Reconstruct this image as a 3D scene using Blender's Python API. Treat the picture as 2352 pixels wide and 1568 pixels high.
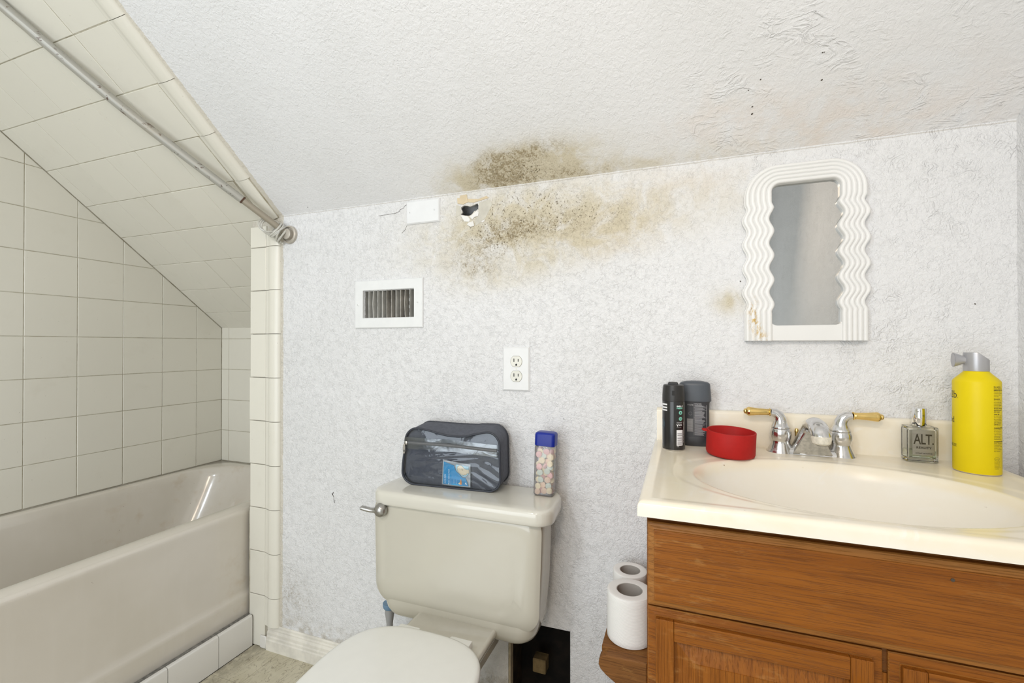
import bpy, bmesh, math, random
from math import sin, cos, pi, radians, sqrt, exp, atan2
from mathutils import Vector, Matrix
random.seed(7)
C = bpy.context.scene.collection
for o in list(bpy.data.objects): bpy.data.objects.remove(o)
H = 1.065          # eye height; all room measures below are taken from the eye, H lifts them onto the floor
D = 1.206          # back wall
XL = -2.197        # left alcove wall
YC = 1.65          # far alcove wall
XR = 0.631         # right wall
FLZ = -1.065
ZS, SL = 0.455, 0.808          # the slope meets the back wall at ZS and rises SL per metre towards the room
NS = sqrt(1+SL*SL)
YF = -2.0          # wall behind the camera
ZT = 1.28          # flat ceiling
T = 0.154          # tile pitch

# ------------------------------------------------------------------ camera
yaw, pit = 0.3577, 0.0055
fw = Vector((-sin(yaw)*cos(pit), cos(yaw)*cos(pit), sin(pit)))
rt = Vector((cos(yaw), sin(yaw), 0))
up = rt.cross(fw)
cam_d = bpy.data.cameras.new('camera'); cam = bpy.data.objects.new('camera', cam_d); C.objects.link(cam)
M = Matrix((rt, up, -fw)).transposed().to_4x4(); M.translation = Vector((0, 0, H))
cam.matrix_world = M
cam_d.sensor_width = 36; cam_d.lens = 1042.0*36/2352; cam_d.shift_y = 3.06/2352; cam_d.clip_start = 0.02
bpy.context.scene.camera = cam
# ------------------------------------------------------------------ world, lights, exposure
w = bpy.data.worlds.new('world'); bpy.context.scene.world = w; w.use_nodes = True
w.node_tree.nodes['Background'].inputs[0].default_value = (0.9, 0.95, 1, 1)
w.node_tree.nodes['Background'].inputs[1].default_value = 0.3
def area(name, loc, target, size, power, col, sy=None):
    d = bpy.data.lights.new(name, 'AREA'); d.size = size; d.energy = power; d.color = col
    if sy: d.shape = 'RECTANGLE'; d.size_y = sy
    o = bpy.data.objects.new(name, d); C.objects.link(o)
    L = Vector(loc)+Vector((0, 0, H)); o.location = L
    o.rotation_euler = (Vector(target)+Vector((0, 0, H))-L).to_track_quat('-Z', 'Y').to_euler()
    return o
area('ceiling_lamp_light', (-0.70, -0.50, 0.85), (-0.75, 1.1, -0.05), 0.13, 5.2, (0.87, 0.94, 1.0))
area('warm_fill_light', (-0.05, -0.50, 0.72), (0.34, 1.2, -0.1), 0.25, 6.3, (1.0, 0.82, 0.64))  # unseen warm fill from behind the camera, no fixture at the vanity
area('room_bounce_light', (-0.95, -1.90, 0.0), (-0.95, 1.2, 0.0), 2.0, 44, (0.88, 0.945, 1.0))
vs = bpy.context.scene.view_settings
vs.view_transform = 'Standard'; vs.look = 'None'; vs.gamma = 1; vs.use_curve_mapping = False; vs.exposure = 0.0

# ------------------------------------------------------------------ material helpers
class NT:
    def __init__(s, name):
        s.m = bpy.data.materials.new(name); s.m.use_nodes = True
        s.t = s.m.node_tree; s.n = s.t.nodes; s.b = s.n['Principled BSDF']
    def node(s, kind, **kw):
        n = s.n.new(kind)
        for k, v in kw.items():
            if k.startswith('i_'): s.put(n.inputs[k[2:]], v)
            else: setattr(n, k, v)
        return n
    def put(s, inp, v):
        if hasattr(v, 'is_linked') or isinstance(v, bpy.types.NodeSocket): s.t.links.new(v, inp)
        else:
            if isinstance(v, tuple) and len(v) == 3 and inp.type == 'RGBA': v = (*v, 1)
            inp.default_value = v
    def math(s, op, a, b=0.0, clamp=False):
        n = s.n.new('ShaderNodeMath'); n.operation = op; n.use_clamp = clamp
        s.put(n.inputs[0], a); s.put(n.inputs[1], b); return n.outputs[0]
    def mul(s, a, b): return s.math('MULTIPLY', a, b)
    def add(s, a, b): return s.math('ADD', a, b)
    def sub(s, a, b): return s.math('SUBTRACT', a, b)
    def mix(s, f, a, b):
        n = s.n.new('ShaderNodeMix'); n.data_type = 'RGBA'
        s.put(n.inputs[0], f); s.put(n.inputs[6], a); s.put(n.inputs[7], b); return n.outputs[2]
    def noise(s, scale, detail=3.0, rough=0.55, dist=0.0, vec=None):
        n = s.n.new('ShaderNodeTexNoise'); n.inputs['Scale'].default_value = scale
        n.inputs['Detail'].default_value = detail; n.inputs['Roughness'].default_value = rough
        n.inputs['Distortion'].default_value = dist
        if vec is not None: s.t.links.new(vec, n.inputs['Vector'])
        return n.outputs[0]
    def ramp(s, v, a, b):
        n = s.n.new('ShaderNodeMapRange'); n.inputs[1].default_value = a; n.inputs[2].default_value = b
        n.interpolation_type = 'SMOOTHSTEP'
        s.put(n.inputs[0], v); return n.outputs[0]
    def pos(s):
        if not hasattr(s, '_p'):
            g = s.n.new('ShaderNodeNewGeometry'); s._p = g.outputs['Position']
            q = s.n.new('ShaderNodeSeparateXYZ'); s.t.links.new(s._p, q.inputs[0]); s.x, s.y, s.z = q.outputs
        return s._p
    def obj(s):
        n = s.n.new('ShaderNodeTexCoord'); return n.outputs['Object']
    def scaled(s, vec, sc):
        n = s.n.new('ShaderNodeMapping'); s.t.links.new(vec, n.inputs[0]); n.inputs['Scale'].default_value = sc; return n.outputs[0]
    def gauss(s, cx, cz, sx, sz, rot=0.0, u=None, v=None):
        s.pos(); u = u or s.x; v = v or s.z
        dx = s.sub(u, cx); dz = s.sub(v, cz)
        if rot:
            a = s.add(s.mul(dx, cos(rot)), s.mul(dz, sin(rot))); b = s.sub(s.mul(dz, cos(rot)), s.mul(dx, sin(rot))); dx, dz = a, b
        dx = s.math('POWER', s.math('ABSOLUTE', s.mul(dx, 1/sx)), 2.0); dz = s.math('POWER', s.math('ABSOLUTE', s.mul(dz, 1/sz)), 2.0)
        return s.math('EXPONENT', s.mul(s.add(dx, dz), -1.0))
    def bump(s, h, dist, strength=1.0):
        n = s.n.new('ShaderNodeBump'); n.inputs['Distance'].default_value = dist; n.inputs['Strength'].default_value = strength
        s.put(n.inputs['Height'], h); s.t.links.new(n.outputs[0], s.b.inputs['Normal'])
    def set(s, **kw):
        for k, v in kw.items(): s.put(s.b.inputs[k.replace('_', ' ')], v)
        return s.m
MATS = {}
def simple(name, col, rough=0.5, metal=0.0, var=0.06, scale=30.0, bump=0.0, bscale=200.0, coat=0.0, **kw):
    if name in MATS: return MATS[name]
    k = NT(name); v = k.noise(scale, 4, 0.6, 0.0, k.obj())
    a = tuple(max(0, c*(1-var)) for c in col); b = tuple(min(1, c*(1+var)) for c in col)
    k.set(Base_Color=k.mix(k.ramp(v, 0.3, 0.7), a, b), Roughness=rough, Metallic=metal)
    k.b.inputs['Coat Weight'].default_value = coat; k.b.inputs['Coat Roughness'].default_value = 0.06
    for q, val in kw.items(): k.put(k.b.inputs[q.replace('_', ' ')], val)
    if bump: k.bump(k.noise(bscale, 3, 0.6, 0.0, k.obj()), bump)
    MATS[name] = k.m; return k.m

# ------------------------------------------------------------------ mesh helpers
def box(bm, x0, x1, y0, y1, z0, z1, bev=0.0, seg=1):
    r = bmesh.ops.create_cube(bm, size=1)
    vs_ = r['verts']
    for v in vs_: v.co = Vector(((x0+x1)/2+v.co.x*(x1-x0), (y0+y1)/2+v.co.y*(y1-y0), (z0+z1)/2+v.co.z*(z1-z0)))
    if bev:
        es = list({e for v in vs_ for e in v.link_edges})
        bmesh.ops.bevel(bm, geom=es, offset=bev, segments=seg, affect='EDGES', profile=0.5)
    return vs_
def loft(bm, rings, cap0=True, cap1=True, closed=True):
    R = [[bm.verts.new(p) for p in r] for r in rings]
    n = len(R[0])
    for a, b in zip(R, R[1:]):
        for i in range(n if closed else n-1):
            j = (i+1) % n
            try: bm.faces.new((a[i], a[j], b[j], b[i]))
            except ValueError: pass
    if cap0: bm.faces.new(list(reversed(R[0])))
    if cap1: bm.faces.new(R[-1])
    return R
def lathe(bm, prof, c=(0, 0, 0), n=40, axis='z', cap=True, sx=1.0, sy=1.0, pw=1.0):
    rings = []
    for r, h in prof:
        ring = []
        for i in range(n):
            a = 2*pi*i/n; ca, sa = cos(a), sin(a)
            if pw != 1.0:
                ca = math.copysign(abs(ca)**pw, ca); sa = math.copysign(abs(sa)**pw, sa)
            p, q = r*ca*sx, r*sa*sy
            if axis == 'z': ring.append((c[0]+p, c[1]+q, c[2]+h))
            elif axis == 'x': ring.append((c[0]+h, c[1]+p, c[2]+q))
            else: ring.append((c[0]+p, c[1]+h, c[2]-q))
        rings.append(ring)
    return loft(bm, rings, cap and prof[0][0] > 1e-6, cap and prof[-1][0] > 1e-6)
def tube(bm, pts, rad, n=12, closed=False, caps=True, flat=None):
    P = [Vector(p) for p in pts]; m = len(P)
    if not isinstance(rad, (list, tuple)): rad = [rad]*m
    rings = []; prev = None
    for i in range(m):
        if closed: t = (P[(i+1) % m]-P[i-1]).normalized()
        else: t = (P[min(i+1, m-1)]-P[max(i-1, 0)]).normalized()
        if prev is None:
            a = Vector((0, 0, 1)) if abs(t.z) < 0.9 else Vector((1, 0, 0)); u = t.cross(a).normalized()
        else: u = (prev-t*prev.dot(t)).normalized()
        prev = u; v = t.cross(u)
        f = flat if flat else 1.0
        rings.append([P[i]+u*rad[i]*cos(2*pi*k/n)+v*rad[i]*f*sin(2*pi*k/n) for k in range(n)])
    if closed: rings.append(rings[0])
    loft(bm, rings, caps and not closed, caps and not closed)
    if closed: bmesh.ops.remove_doubles(bm, verts=bm.verts, dist=1e-6)
def prism(bm, poly, org, e1, e2, nrm, thick, cham=0.0):
    """polygon given in (e1,e2) coordinates, raised along nrm with a chamfered top edge"""
    org, e1, e2, nrm = map(Vector, (org, e1, e2, nrm))
    cx = sum(p[0] for p in poly)/len(poly); cy = sum(p[1] for p in poly)/len(poly)
    def P(p, h): return org+e1*p[0]+e2*p[1]+nrm*h
    n = len(poly); ins = []
    for i in range(n):
        a = Vector(poly[i-1]); b = Vector(poly[i]); c = Vector(poly[(i+1) % n])
        d1 = (b-a).normalized(); d2 = (c-b).normalized()
        s = 1 if sum(poly[k][0]*poly[(k+1) % n][1]-poly[(k+1) % n][0]*poly[k][1] for k in range(n)) > 0 else -1
        n1 = Vector((-d1.y, d1.x))*s; n2 = Vector((-d2.y, d2.x))*s; q = n1+n2; L = q.length
        if L < 1e-6: ins.append(b); continue
        q.normalize(); k = cham/max(0.35, q.dot(n1)); ins.append(b+q*k)
    rings = [[P(p, 0) for p in poly], [P(p, thick-cham) for p in poly]]
    if cham: rings.append([P(p, thick) for p in ins])
    loft(bm, rings)
def rrect(cx, cy, hx, hy, r, n=8):
    pts = []
    for k, (sx, sy) in enumerate(((1, 1), (-1, 1), (-1, -1), (1, -1))):
        for i in range(n+1):
            a = pi/2*k+pi/2*i/n
            pts.append((cx+sx*(hx-r)+r*cos(a), cy+sy*(hy-r)+r*sin(a)))
    return pts
def finish(name, bm, mat, smooth=True, angle=38):
    bmesh.ops.recalc_face_normals(bm, faces=bm.faces)
    me = bpy.data.meshes.new(name); bm.to_mesh(me); bm.free()
    if mat: me.materials.append(mat)
    if smooth:
        me.shade_smooth(); me.set_sharp_from_angle(angle=radians(angle))
    return me
BASE = {}
def part(name, bm, mat, parent=None, smooth=True, angle=38, local=False):
    """bm in eye coordinates (lifted by H) unless local"""
    if not local:
        off = Vector((0, 0, H))
        p = parent
        while p is not None:
            off -= BASE.get(p.name, Vector((0, 0, 0))); p = p.parent
        bmesh.ops.translate(bm, verts=bm.verts, vec=off)
    o = bpy.data.objects.new(name, finish(name, bm, mat, smooth, angle)); C.objects.link(o)
    if parent: o.parent = parent
    return o
def tag(o, label=None, cat=None, group=None, kind=None):
    for k, v in (('label', label), ('category', cat), ('group', group), ('kind', kind)):
        if v: o[k] = v
    return o
def thing(name, label, cat, loc, rotz=0.0, group=None, rot=None):
    o = bpy.data.objects.new(name, None); C.objects.link(o); o.empty_display_size = 0.05
    o.location = (loc[0], loc[1], loc[2]+H); o.rotation_euler = rot or (0, 0, rotz)
    BASE[o.name] = Vector(o.location)
    return tag(o, label, cat, group)
def B(): return bmesh.new()
def text_bm(s, size, align='LEFT', bold=0.0, spacing=1.0):
    cu = bpy.data.curves.new('lettering', 'FONT'); cu.body = s; cu.size = size; cu.align_x = align; cu.offset = bold
    cu.space_character = spacing; cu.resolution_u = 2
    o = bpy.data.objects.new('lettering', cu); C.objects.link(o)
    dg = bpy.context.evaluated_depsgraph_get(); me = bpy.data.meshes.new_from_object(o.evaluated_get(dg))
    bm = B(); bm.from_mesh(me); bpy.data.objects.remove(o); bpy.data.curves.remove(cu); bpy.data.meshes.remove(me)
    return bm
def merge(dst, src):
    me = bpy.data.meshes.new('tmp'); src.to_mesh(me); src.free(); dst.from_mesh(me); bpy.data.meshes.remove(me)

# ------------------------------------------------------------------ materials of the room
def plaster(name, ceiling=False, plain=False):
    k = NT(name); P = k.pos(); X, Y, Z = k.x, k.y, k.z
    # textures: fine stipple ridges everywhere, coarse trowel ridges towards the right
    def ridge(scale, dist, pw, det=2.0, rough=0.5):
        n = k.noise(scale, det, rough, dist, P)
        r = k.sub(1.0, k.mul(k.math('ABSOLUTE', k.sub(n, 0.5)), 7.0)); r = k.math('MAXIMUM', r, 0.0)
        return k.math('POWER', r, pw)
    right = k.ramp(X, -0.25, 0.25)
    patch = k.ramp(k.noise(4.5, 2, 0.5, 0.3, P), 0.42, 0.6)
    fine = k.noise(150, 3, 0.6, 0.4, P)
    brk = k.add(0.45, k.mul(0.55, k.ramp(k.noise(48, 2, 0.6, 0.5, P), 0.38, 0.62)))      # weaker and stronger strokes
    brk2 = k.ramp(k.noise(20, 3, 0.6, 0.3, P), 0.36, 0.66)
    lump = k.noise(85, 4, 0.62, 0.7, P)
    if ceiling:
        q = k.scaled(P, (0.55, 1.0, 1.0))
        n1 = k.noise(36, 3, 0.55, 1.2, q); r1 = k.math('POWER', k.math('MAXIMUM', k.sub(1.0, k.mul(k.math('ABSOLUTE', k.sub(n1, 0.5)), 9.0)), 0.0), 1.2)
        r2 = k.mul(ridge(80, 0.9, 1.2), brk)
        h = k.add(k.mul(k.mul(r1, k.mul(patch, brk2)), k.add(k.mul(right, 0.85), 0.12)), k.mul(r2, k.sub(0.22, k.mul(right, 0.08))))
        h = k.add(h, k.add(k.mul(fine, 0.30), k.mul(lump, 0.9)))
    else:
        r1 = k.mul(k.mul(ridge(52, 1.5, 1.2), brk2), k.add(k.mul(patch, 0.7), 0.3)); r2 = k.mul(ridge(120, 1.0, 1.1), brk)
        h = k.add(k.mul(r1, k.add(k.mul(right, 0.65), 0.10)), k.mul(r2, k.sub(0.55, k.mul(right, 0.25))))
        h = k.add(h, k.add(k.mul(fine, 0.5), k.mul(lump, 1.5)))
    base = k.mix(k.ramp(k.noise(3.0, 3, 0.6, 0, P), 0.35, 0.7), (0.80, 0.80, 0.81), (0.765, 0.765, 0.77))
    col = base
    if not plain:
        n_low = k.noise(14, 4, 0.65, 0.6, P); n_mid = k.noise(70, 3, 0.6, 0.8, P); n_hi = k.noise(210, 2, 0.5, 0.5, P)
        def G(*a, **b): return k.gauss(*a, **b)
        def summ(lst):
            r = None
            for g, wt in lst:
                g = k.mul(g, wt); r = g if r is None else k.add(r, g)
            return r
        if ceiling:
            Sx = k.mul(k.sub(D, Y), NS)            # distance up the slope from the back wall
            g = lambda cx, cs, sx, ss, rot=0.0: G(cx, cs, sx, ss, rot, X, Sx)
            wash = summ([(g(-0.40, 0.045, 0.17, 0.06), 1.5), (g(-0.55, 0.02, 0.16, 0.05), 0.5), (g(-0.12, 0.012, 0.28, 0.03), 0.55), (g(-0.30, 0.08, 0.12, 0.03), 0.25)])
            mold = summ([(g(-0.475, 0.050, 0.065, 0.045), 1.5), (g(-0.37, 0.085, 0.08, 0.022, 0.1), 1.0), (g(-0.47, 0.015, 0.08, 0.03), 0.9), (g(-0.33, 0.02, 0.10, 0.03), 0.45), (g(-0.25, 0.01, 0.12, 0.015), 0.35)])
            spk = summ([(g(-0.43, 0.035, 0.09, 0.035), 1.0)])
            pink = summ([(g(0.33, 0.02, 0.3, 0.12), 0.5), (g(0.1, 0.10, 0.12, 0.06), 0.25)])
        else:
            wash = summ([(G(-0.42, H+0.35, 0.24, 0.095), 1.0), (G(-0.08, H+0.36, 0.26, 0.07), 0.45), (G(-0.68, H+0.29, 0.16, 0.10), 0.28), (G(-0.52, H+0.20, 0.15, 0.05), 0.35),
                         (G(0.11, H+0.105, 0.035, 0.03), 0.8), (G(-0.15, H+0.30, 0.12, 0.05), 0.25), (G(-0.30, H+0.25, 0.18, 0.04, 0.2), 0.4)])
            mold = summ([(G(-0.485, H+0.325, 0.050, 0.035, 0.15), 0.85), (G(-0.41, H+0.335, 0.08, 0.032, 0.1), 0.60), (G(-0.54, H+0.285, 0.09, 0.055), 0.35), (G(-0.30, H+0.33, 0.13, 0.04), 0.30), (G(-0.58, H+0.24, 0.06, 0.03), 0.3),
                         (G(-1.27, -0.0+0.20, 0.10, 0.09), 0.35), (G(-0.55, H+0.215, 0.05, 0.02), 0.3)])
            spk = summ([(G(-0.42, H+0.385, 0.12, 0.045), 1.0), (G(-0.34, H+0.35, 0.20, 0.04), 0.7), (G(-0.5, H+0.30, 0.10, 0.05), 0.6)])
            pink = summ([(G(-0.20, H+0.31, 0.12, 0.06), 0.9), (G(-0.02, H+0.40, 0.2, 0.05), 0.3)])
        col = k.mix(k.mul(pink, k.ramp(n_low, 0.3, 0.7)), col, (0.74, 0.62, 0.52))
        wv = k.math('MINIMUM', k.mul(wash, k.add(0.45, k.mul(k.ramp(n_low, 0.3, 0.65), 0.9))), 1.0)
        col = k.mix(k.mul(wv, 0.9), col, (0.61, 0.545, 0.40))
        spot = k.add(k.mul(k.ramp(k.noise(170, 3, 0.65, 1.2, P), 0.44, 0.60), 0.9), 0.22)
        mv = k.math('MINIMUM', k.mul(k.mul(k.mul(mold, k.add(k.ramp(n_mid, 0.35, 0.62), 0.30)), k.add(0.45, k.ramp(n_low, 0.3, 0.6))), spot), 1.0)
        col = k.mix(k.mul(mv, 0.85), col, (0.27, 0.21, 0.115))
        sv = k.mul(k.math('MINIMUM', k.mul(spk, 1.6), 1.0), k.ramp(n_hi, 0.60, 0.66))
        col = k.mix(k.mul(sv, 0.85), col, (0.12, 0.09, 0.045))
        # grey grime lodged between the ridges, more of it low down
        gr = k.mul(k.ramp(k.noise(130, 3, 0.6, 0.9, P), 0.58, 0.72), k.ramp(k.noise(5, 3, 0.6, 0, P), 0.4, 0.75))
        col = k.mix(k.mul(gr, 0.22), col, (0.30, 0.28, 0.25))
        # caulk line beside the tile trim
        edge = k.add(X, k.mul(k.sub(k.noise(45, 3, 0.7, 0, P), 0.5), 0.012))
        line = k.math('LESS_THAN', edge, -1.3085 if ceiling else -1.3045)
        col = k.mix(k.mul(line, 0.8), col, (0.64, 0.59, 0.49))
        if not ceiling:
            jn = k.math('ABSOLUTE', k.sub(k.add(Z, k.mul(k.sub(k.noise(30, 3, 0.6, 0, P), 0.5), 0.006)), H+ZS-0.004))
            col = k.mix(k.mul(k.sub(1.0, k.ramp(jn, 0.0006, 0.0022)), 0.45), col, (0.42, 0.38, 0.31))
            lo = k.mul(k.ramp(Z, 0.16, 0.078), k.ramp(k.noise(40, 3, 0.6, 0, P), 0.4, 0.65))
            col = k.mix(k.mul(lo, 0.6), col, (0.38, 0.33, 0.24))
    k.set(Base_Color=col, Roughness=0.62); k.b.inputs['Specular IOR Level'].default_value = 0.35
    k.bump(h, 0.0026 if not ceiling else 0.0026, 0.8)
    return k.m
M_wall = plaster('plaster_wall'); M_ceil = plaster('plaster_slope', ceiling=True); M_plain = plaster('plaster_plain', plain=True)
def tile_mat(name, col, dirt=0.15):
    k = NT(name); P = k.pos()
    oi = k.node('ShaderNodeObjectInfo'); rnd = oi.outputs['Random']
    c = k.mix(rnd, tuple(x*0.985 for x in col), tuple(min(1, x*1.01) for x in col))
    d = k.mul(k.ramp(k.noise(9, 4, 0.65, 0.3, P), 0.55, 0.85), dirt)
    c = k.mix(d, c, (0.50, 0.44, 0.34))
    sp = k.ramp(k.noise(160, 2, 0.5, 0, P), 0.765, 0.79)
    c = k.mix(k.mul(sp, 0.5), c, (0.25, 0.2, 0.14))
    k.set(Base_Color=c, Roughness=0.32); k.b.inputs['Coat Weight'].default_value = 0.10; k.b.inputs['Coat Roughness'].default_value = 0.15
    k.bump(k.noise(18, 2, 0.4, 0, P), 0.0012, 0.5)
    return k.m
M_tile = tile_mat('glazed_tile_cream', (0.77, 0.745, 0.66)); M_curb = tile_mat('glazed_tile_white', (0.76, 0.74, 0.70), 0.5)
def grout_mat():
    k = NT('grout'); P = k.pos()
    n = k.ramp(k.noise(22, 4, 0.7, 0, P), 0.35, 0.7)
    k.set(Base_Color=k.mix(n, (0.56, 0.53, 0.44), (0.36, 0.32, 0.23)), Roughness=0.85); k.bump(k.noise(400, 2, 0.5, 0, P), 0.0006)
    return k.m
M_grout = grout_mat()
def wood(name, axis, dark=(0.135, 0.036, 0.004), light=(0.300, 0.100, 0.0125), rough=0.34):
    k = NT(name); P = k.pos()
    s = {'x': (0.9, 8, 9), 'z': (9, 8, 0.9), 'y': (9, 0.9, 9)}[axis]
    q = k.scaled(P, s)
    g1 = k.noise(2.2, 4, 0.6, 0.7, q); s2 = {'x': (5, 120, 230), 'z': (230, 120, 5), 'y': (230, 5, 230)}[axis]
    g2 = k.noise(2.2, 4, 0.65, 0.35, k.scaled(P, s2))
    g3 = k.noise(1.0, 3, 0.6, 0.5, k.scaled(P, tuple(x*0.35 for x in s2)))
    pore = k.ramp(g2, 0.50, 0.62)
    c = k.mix(k.ramp(g1, 0.25, 0.75), tuple(dark[i]*0.35+light[i]*0.65 for i in range(3)), light)
    c = k.mix(k.mul(k.ramp(g3, 0.40, 0.66), 0.34), c, dark)
    c = k.mix(k.mul(pore, 0.42), c, tuple(x*0.6 for x in dark))
    wear = k.mul(k.ramp(k.noise(42, 4, 0.7, 0.2, k.scaled(P, (0.5, 1, 1.6))), 0.52, 0.70), k.ramp(k.noise(6, 2, 0.5, 0, P), 0.42, 0.65))
    c = k.mix(k.mul(wear, 0.35), c, (0.46, 0.24, 0.075))
    k.set(Base_Color=c, Roughness=rough); k.b.inputs['Specular IOR Level'].default_value = 0.22
    k.bump(k.mul(pore, -1.0), 0.0004, 0.6)
    return k.m
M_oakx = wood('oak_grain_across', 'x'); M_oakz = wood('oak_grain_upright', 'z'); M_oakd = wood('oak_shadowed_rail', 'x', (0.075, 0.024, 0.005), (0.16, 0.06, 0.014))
M_edge = wood('oak_worn_highlight_edge', 'x', (0.15, 0.052, 0.010), (0.36, 0.150, 0.034))  # lighter oak for moulded edges: wear, with their highlights put into the colour
M_worn = wood('worn_wood', 'x', (0.10, 0.035, 0.009), (0.27, 0.115, 0.032), 0.55)

# ------------------------------------------------------------------ room shell
def struct(name, bm, mat, parent=None, smooth=False, **kw):
    o = part(name, bm, mat, parent, smooth, **kw)
    if parent is None: o['kind'] = 'structure'
    return o
def sheet(outer, holes, y0, y1):
    """upright plate between y0 and y1 with openings, outline in x,z"""
    bm = B(); es = []; loops = []
    for lp in [outer]+holes:
        vs_ = [bm.verts.new((p[0], y0, p[1])) for p in lp]
        for i in range(len(vs_)): es.append(bm.edges.new((vs_[i-1], vs_[i])))
        loops.append(vs_)
    bmesh.ops.triangle_fill(bm, use_beauty=True, edges=es)
    fs = list(bm.faces)
    r = bmesh.ops.extrude_face_region(bm, geom=fs)
    bmesh.ops.translate(bm, verts=[v for v in r['geom'] if isinstance(v, bmesh.types.BMVert)], vec=(0, y1-y0, 0))
    return bm
hole = [(-0.612, 0.409), (-0.604, 0.4135), (-0.592, 0.412), (-0.583, 0.4085), (-0.570, 0.4115), (-0.559, 0.4155), (-0.5555, 0.409), (-0.556, 0.399), (-0.562, 0.395), (-0.570, 0.393),
        (-0.574, 0.388), (-0.579, 0.3835), (-0.586, 0.3815), (-0.598, 0.3835), (-0.609, 0.3865), (-0.614, 0.388), (-0.608, 0.3935), (-0.609, 0.399), (-0.612, 0.404)]
vent_hole = [(-0.960, 0.088), (-0.772, 0.088), (-0.772, 0.174), (-0.960, 0.174)]
acc = [(-0.462, FLZ+0.02), (-0.462, -0.775), (-0.283, -0.772), (-0.283, FLZ+0.02)]
zslope = lambda y: ZS+SL*(D-y)
wb = struct('wall_back', sheet([(-1.45, FLZ), (XR+0.02, FLZ), (XR+0.02, ZS+0.003), (-1.45, ZS+0.003)], [hole, vent_hole, acc], D, D+0.006), M_wall)
# the dark space behind the plasterboard
M_dark = simple('dark_dusty_cavity', (0.009, 0.006, 0.0035), 0.95, var=0.7, scale=22)
b = B(); box(b, -1.44, XR+0.02, D+0.135, D+0.15, FLZ, 0.42); struct('wall_cavity_backing', b, M_dark)
b = B(); box(b, -1.44, XR+0.02, D+0.006, D+0.15, FLZ-0.02, FLZ); box(b, -0.480, -0.468, D+0.007, D+0.13, FLZ, -0.70); box(b, -0.278, -0.262, D+0.007, D+0.13, FLZ, -0.70)
part('stud', b, simple('old_stud_wood', (0.035, 0.022, 0.010), 0.9, var=0.5), wb, smooth=False)
b = B(); box(b, -0.406, -0.367, D+0.05, D+0.085, -0.945, -0.905, 0.002); pass
part('wood_block', b, simple('pale_wood_block', (0.20, 0.14, 0.06), 0.8, var=0.3), wb, smooth=False)
b = B(); box(b, -0.4615, -0.4545, D-0.001, D+0.02, FLZ+0.02, -0.776, 0.001); part('opening_edge', b, simple('raw_board_edge', (0.42, 0.36, 0.25), 0.9, var=0.25), wb)
# flaked plaster and paper round the jagged hole
M_paper = simple('torn_drywall_paper', (0.66, 0.55, 0.38), 0.9, var=0.08, bump=0.0006); M_bare = simple('bare_grey_plaster', (0.58, 0.555, 0.485), 0.85, var=0.08, bump=0.0005)
M_flake = simple('loose_white_plaster', (0.80, 0.79, 0.76), 0.8, var=0.05, bump=0.0008)
def flake(poly, h, mat, name='plaster_flake'):
    b = B(); prism(b, poly, (0, D, 0), (1, 0, 0), (0, 0, 1), (0, -1, 0), h, 0.0004); part(name, b, mat, wb)
flake([(-0.623, 0.4215), (-0.624, 0.4375), (-0.616, 0.4365), (-0.614, 0.444), (-0.593, 0.4450), (-0.591, 0.434), (-0.588, 0.4225), (-0.605, 0.4165)], 0.0022, M_paper)
flake([(-0.588, 0.4215), (-0.590, 0.432), (-0.575, 0.430), (-0.555, 0.4275), (-0.530, 0.4335), (-0.522, 0.427), (-0.545, 0.4225), (-0.570, 0.4185)], 0.0016, M_paper)
flake([(-0.554, 0.417), (-0.518, 0.4225), (-0.512, 0.408), (-0.520, 0.392), (-0.531, 0.372), (-0.545, 0.360), (-0.566, 0.349), (-0.565, 0.365), (-0.556, 0.380), (-0.553, 0.396), (-0.5535, 0.408)], 0.0007, M_bare)
flake([(-0.628, 0.418), (-0.614, 0.4125), (-0.6135, 0.403), (-0.611, 0.394), (-0.617, 0.386), (-0.629, 0.381)], 0.0009, M_bare)
flake([(-0.585, 0.380), (-0.577, 0.3815), (-0.571, 0.3865), (-0.560, 0.3935), (-0.553, 0.388), (-0.556, 0.3775), (-0.568, 0.3755), (-0.575, 0.369), (-0.580, 0.375)], 0.0026, M_flake)
flake([(-0.612, 0.385), (-0.590, 0.3805), (-0.582, 0.371), (-0.584, 0.363), (-0.601, 0.366)], 0.0018, M_flake)
flake([(-0.588, 0.361), (-0.572, 0.364), (-0.568, 0.350), (-0.580, 0.348), (-0.592, 0.355)], 0.0026, M_flake)
flake([(-0.548, 0.361), (-0.532, 0.366), (-0.540, 0.357)], 0.002, M_flake)
M_ink = simple('crack_dirt', (0.07, 0.055, 0.04), 0.9)
def crack(pts, r=0.0005):
    b = B(); tube(b, [(x, D-0.0004, z) for x, z in pts], r, 5); part('crack', b, M_ink, wb)
crack([(-0.905, 0.413), (-0.870, 0.414), (-0.84, 0.4155), (-0.828, 0.419), (-0.826, 0.424), (-0.812, 0.428), (-0.808, 0.434), (-0.801, 0.437)])
crack([(-0.800, 0.372), (-0.806, 0.360), (-0.818, 0.350)], 0.0004)
for sx in (0.0,):
    crack([(-1.087, -0.497), (-1.083, -0.487), (-1.090, -0.492), (-1.083, -0.501)], 0.0009); crack([(-1.083, -0.50), (-1.081, -0.512), (-1.079, -0.523), (-1.077, -0.512)], 0.0005)
# small nail holes
def nail(p, n, r, owner):
    b = B(); n = Vector(n).normalized(); a = n.orthogonal().normalized(); c = n.cross(a); P = Vector(p)
    loft(b, [[P+n*0.0004+a*r*cos(t*pi/4)+c*r*sin(t*pi/4)*1.3 for t in range(8)], [P-n*0.001+a*r*.7*cos(t*pi/4)+c*r*.7*sin(t*pi/4) for t in range(8)]]); part('nail_hole', b, M_ink, owner)

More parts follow.
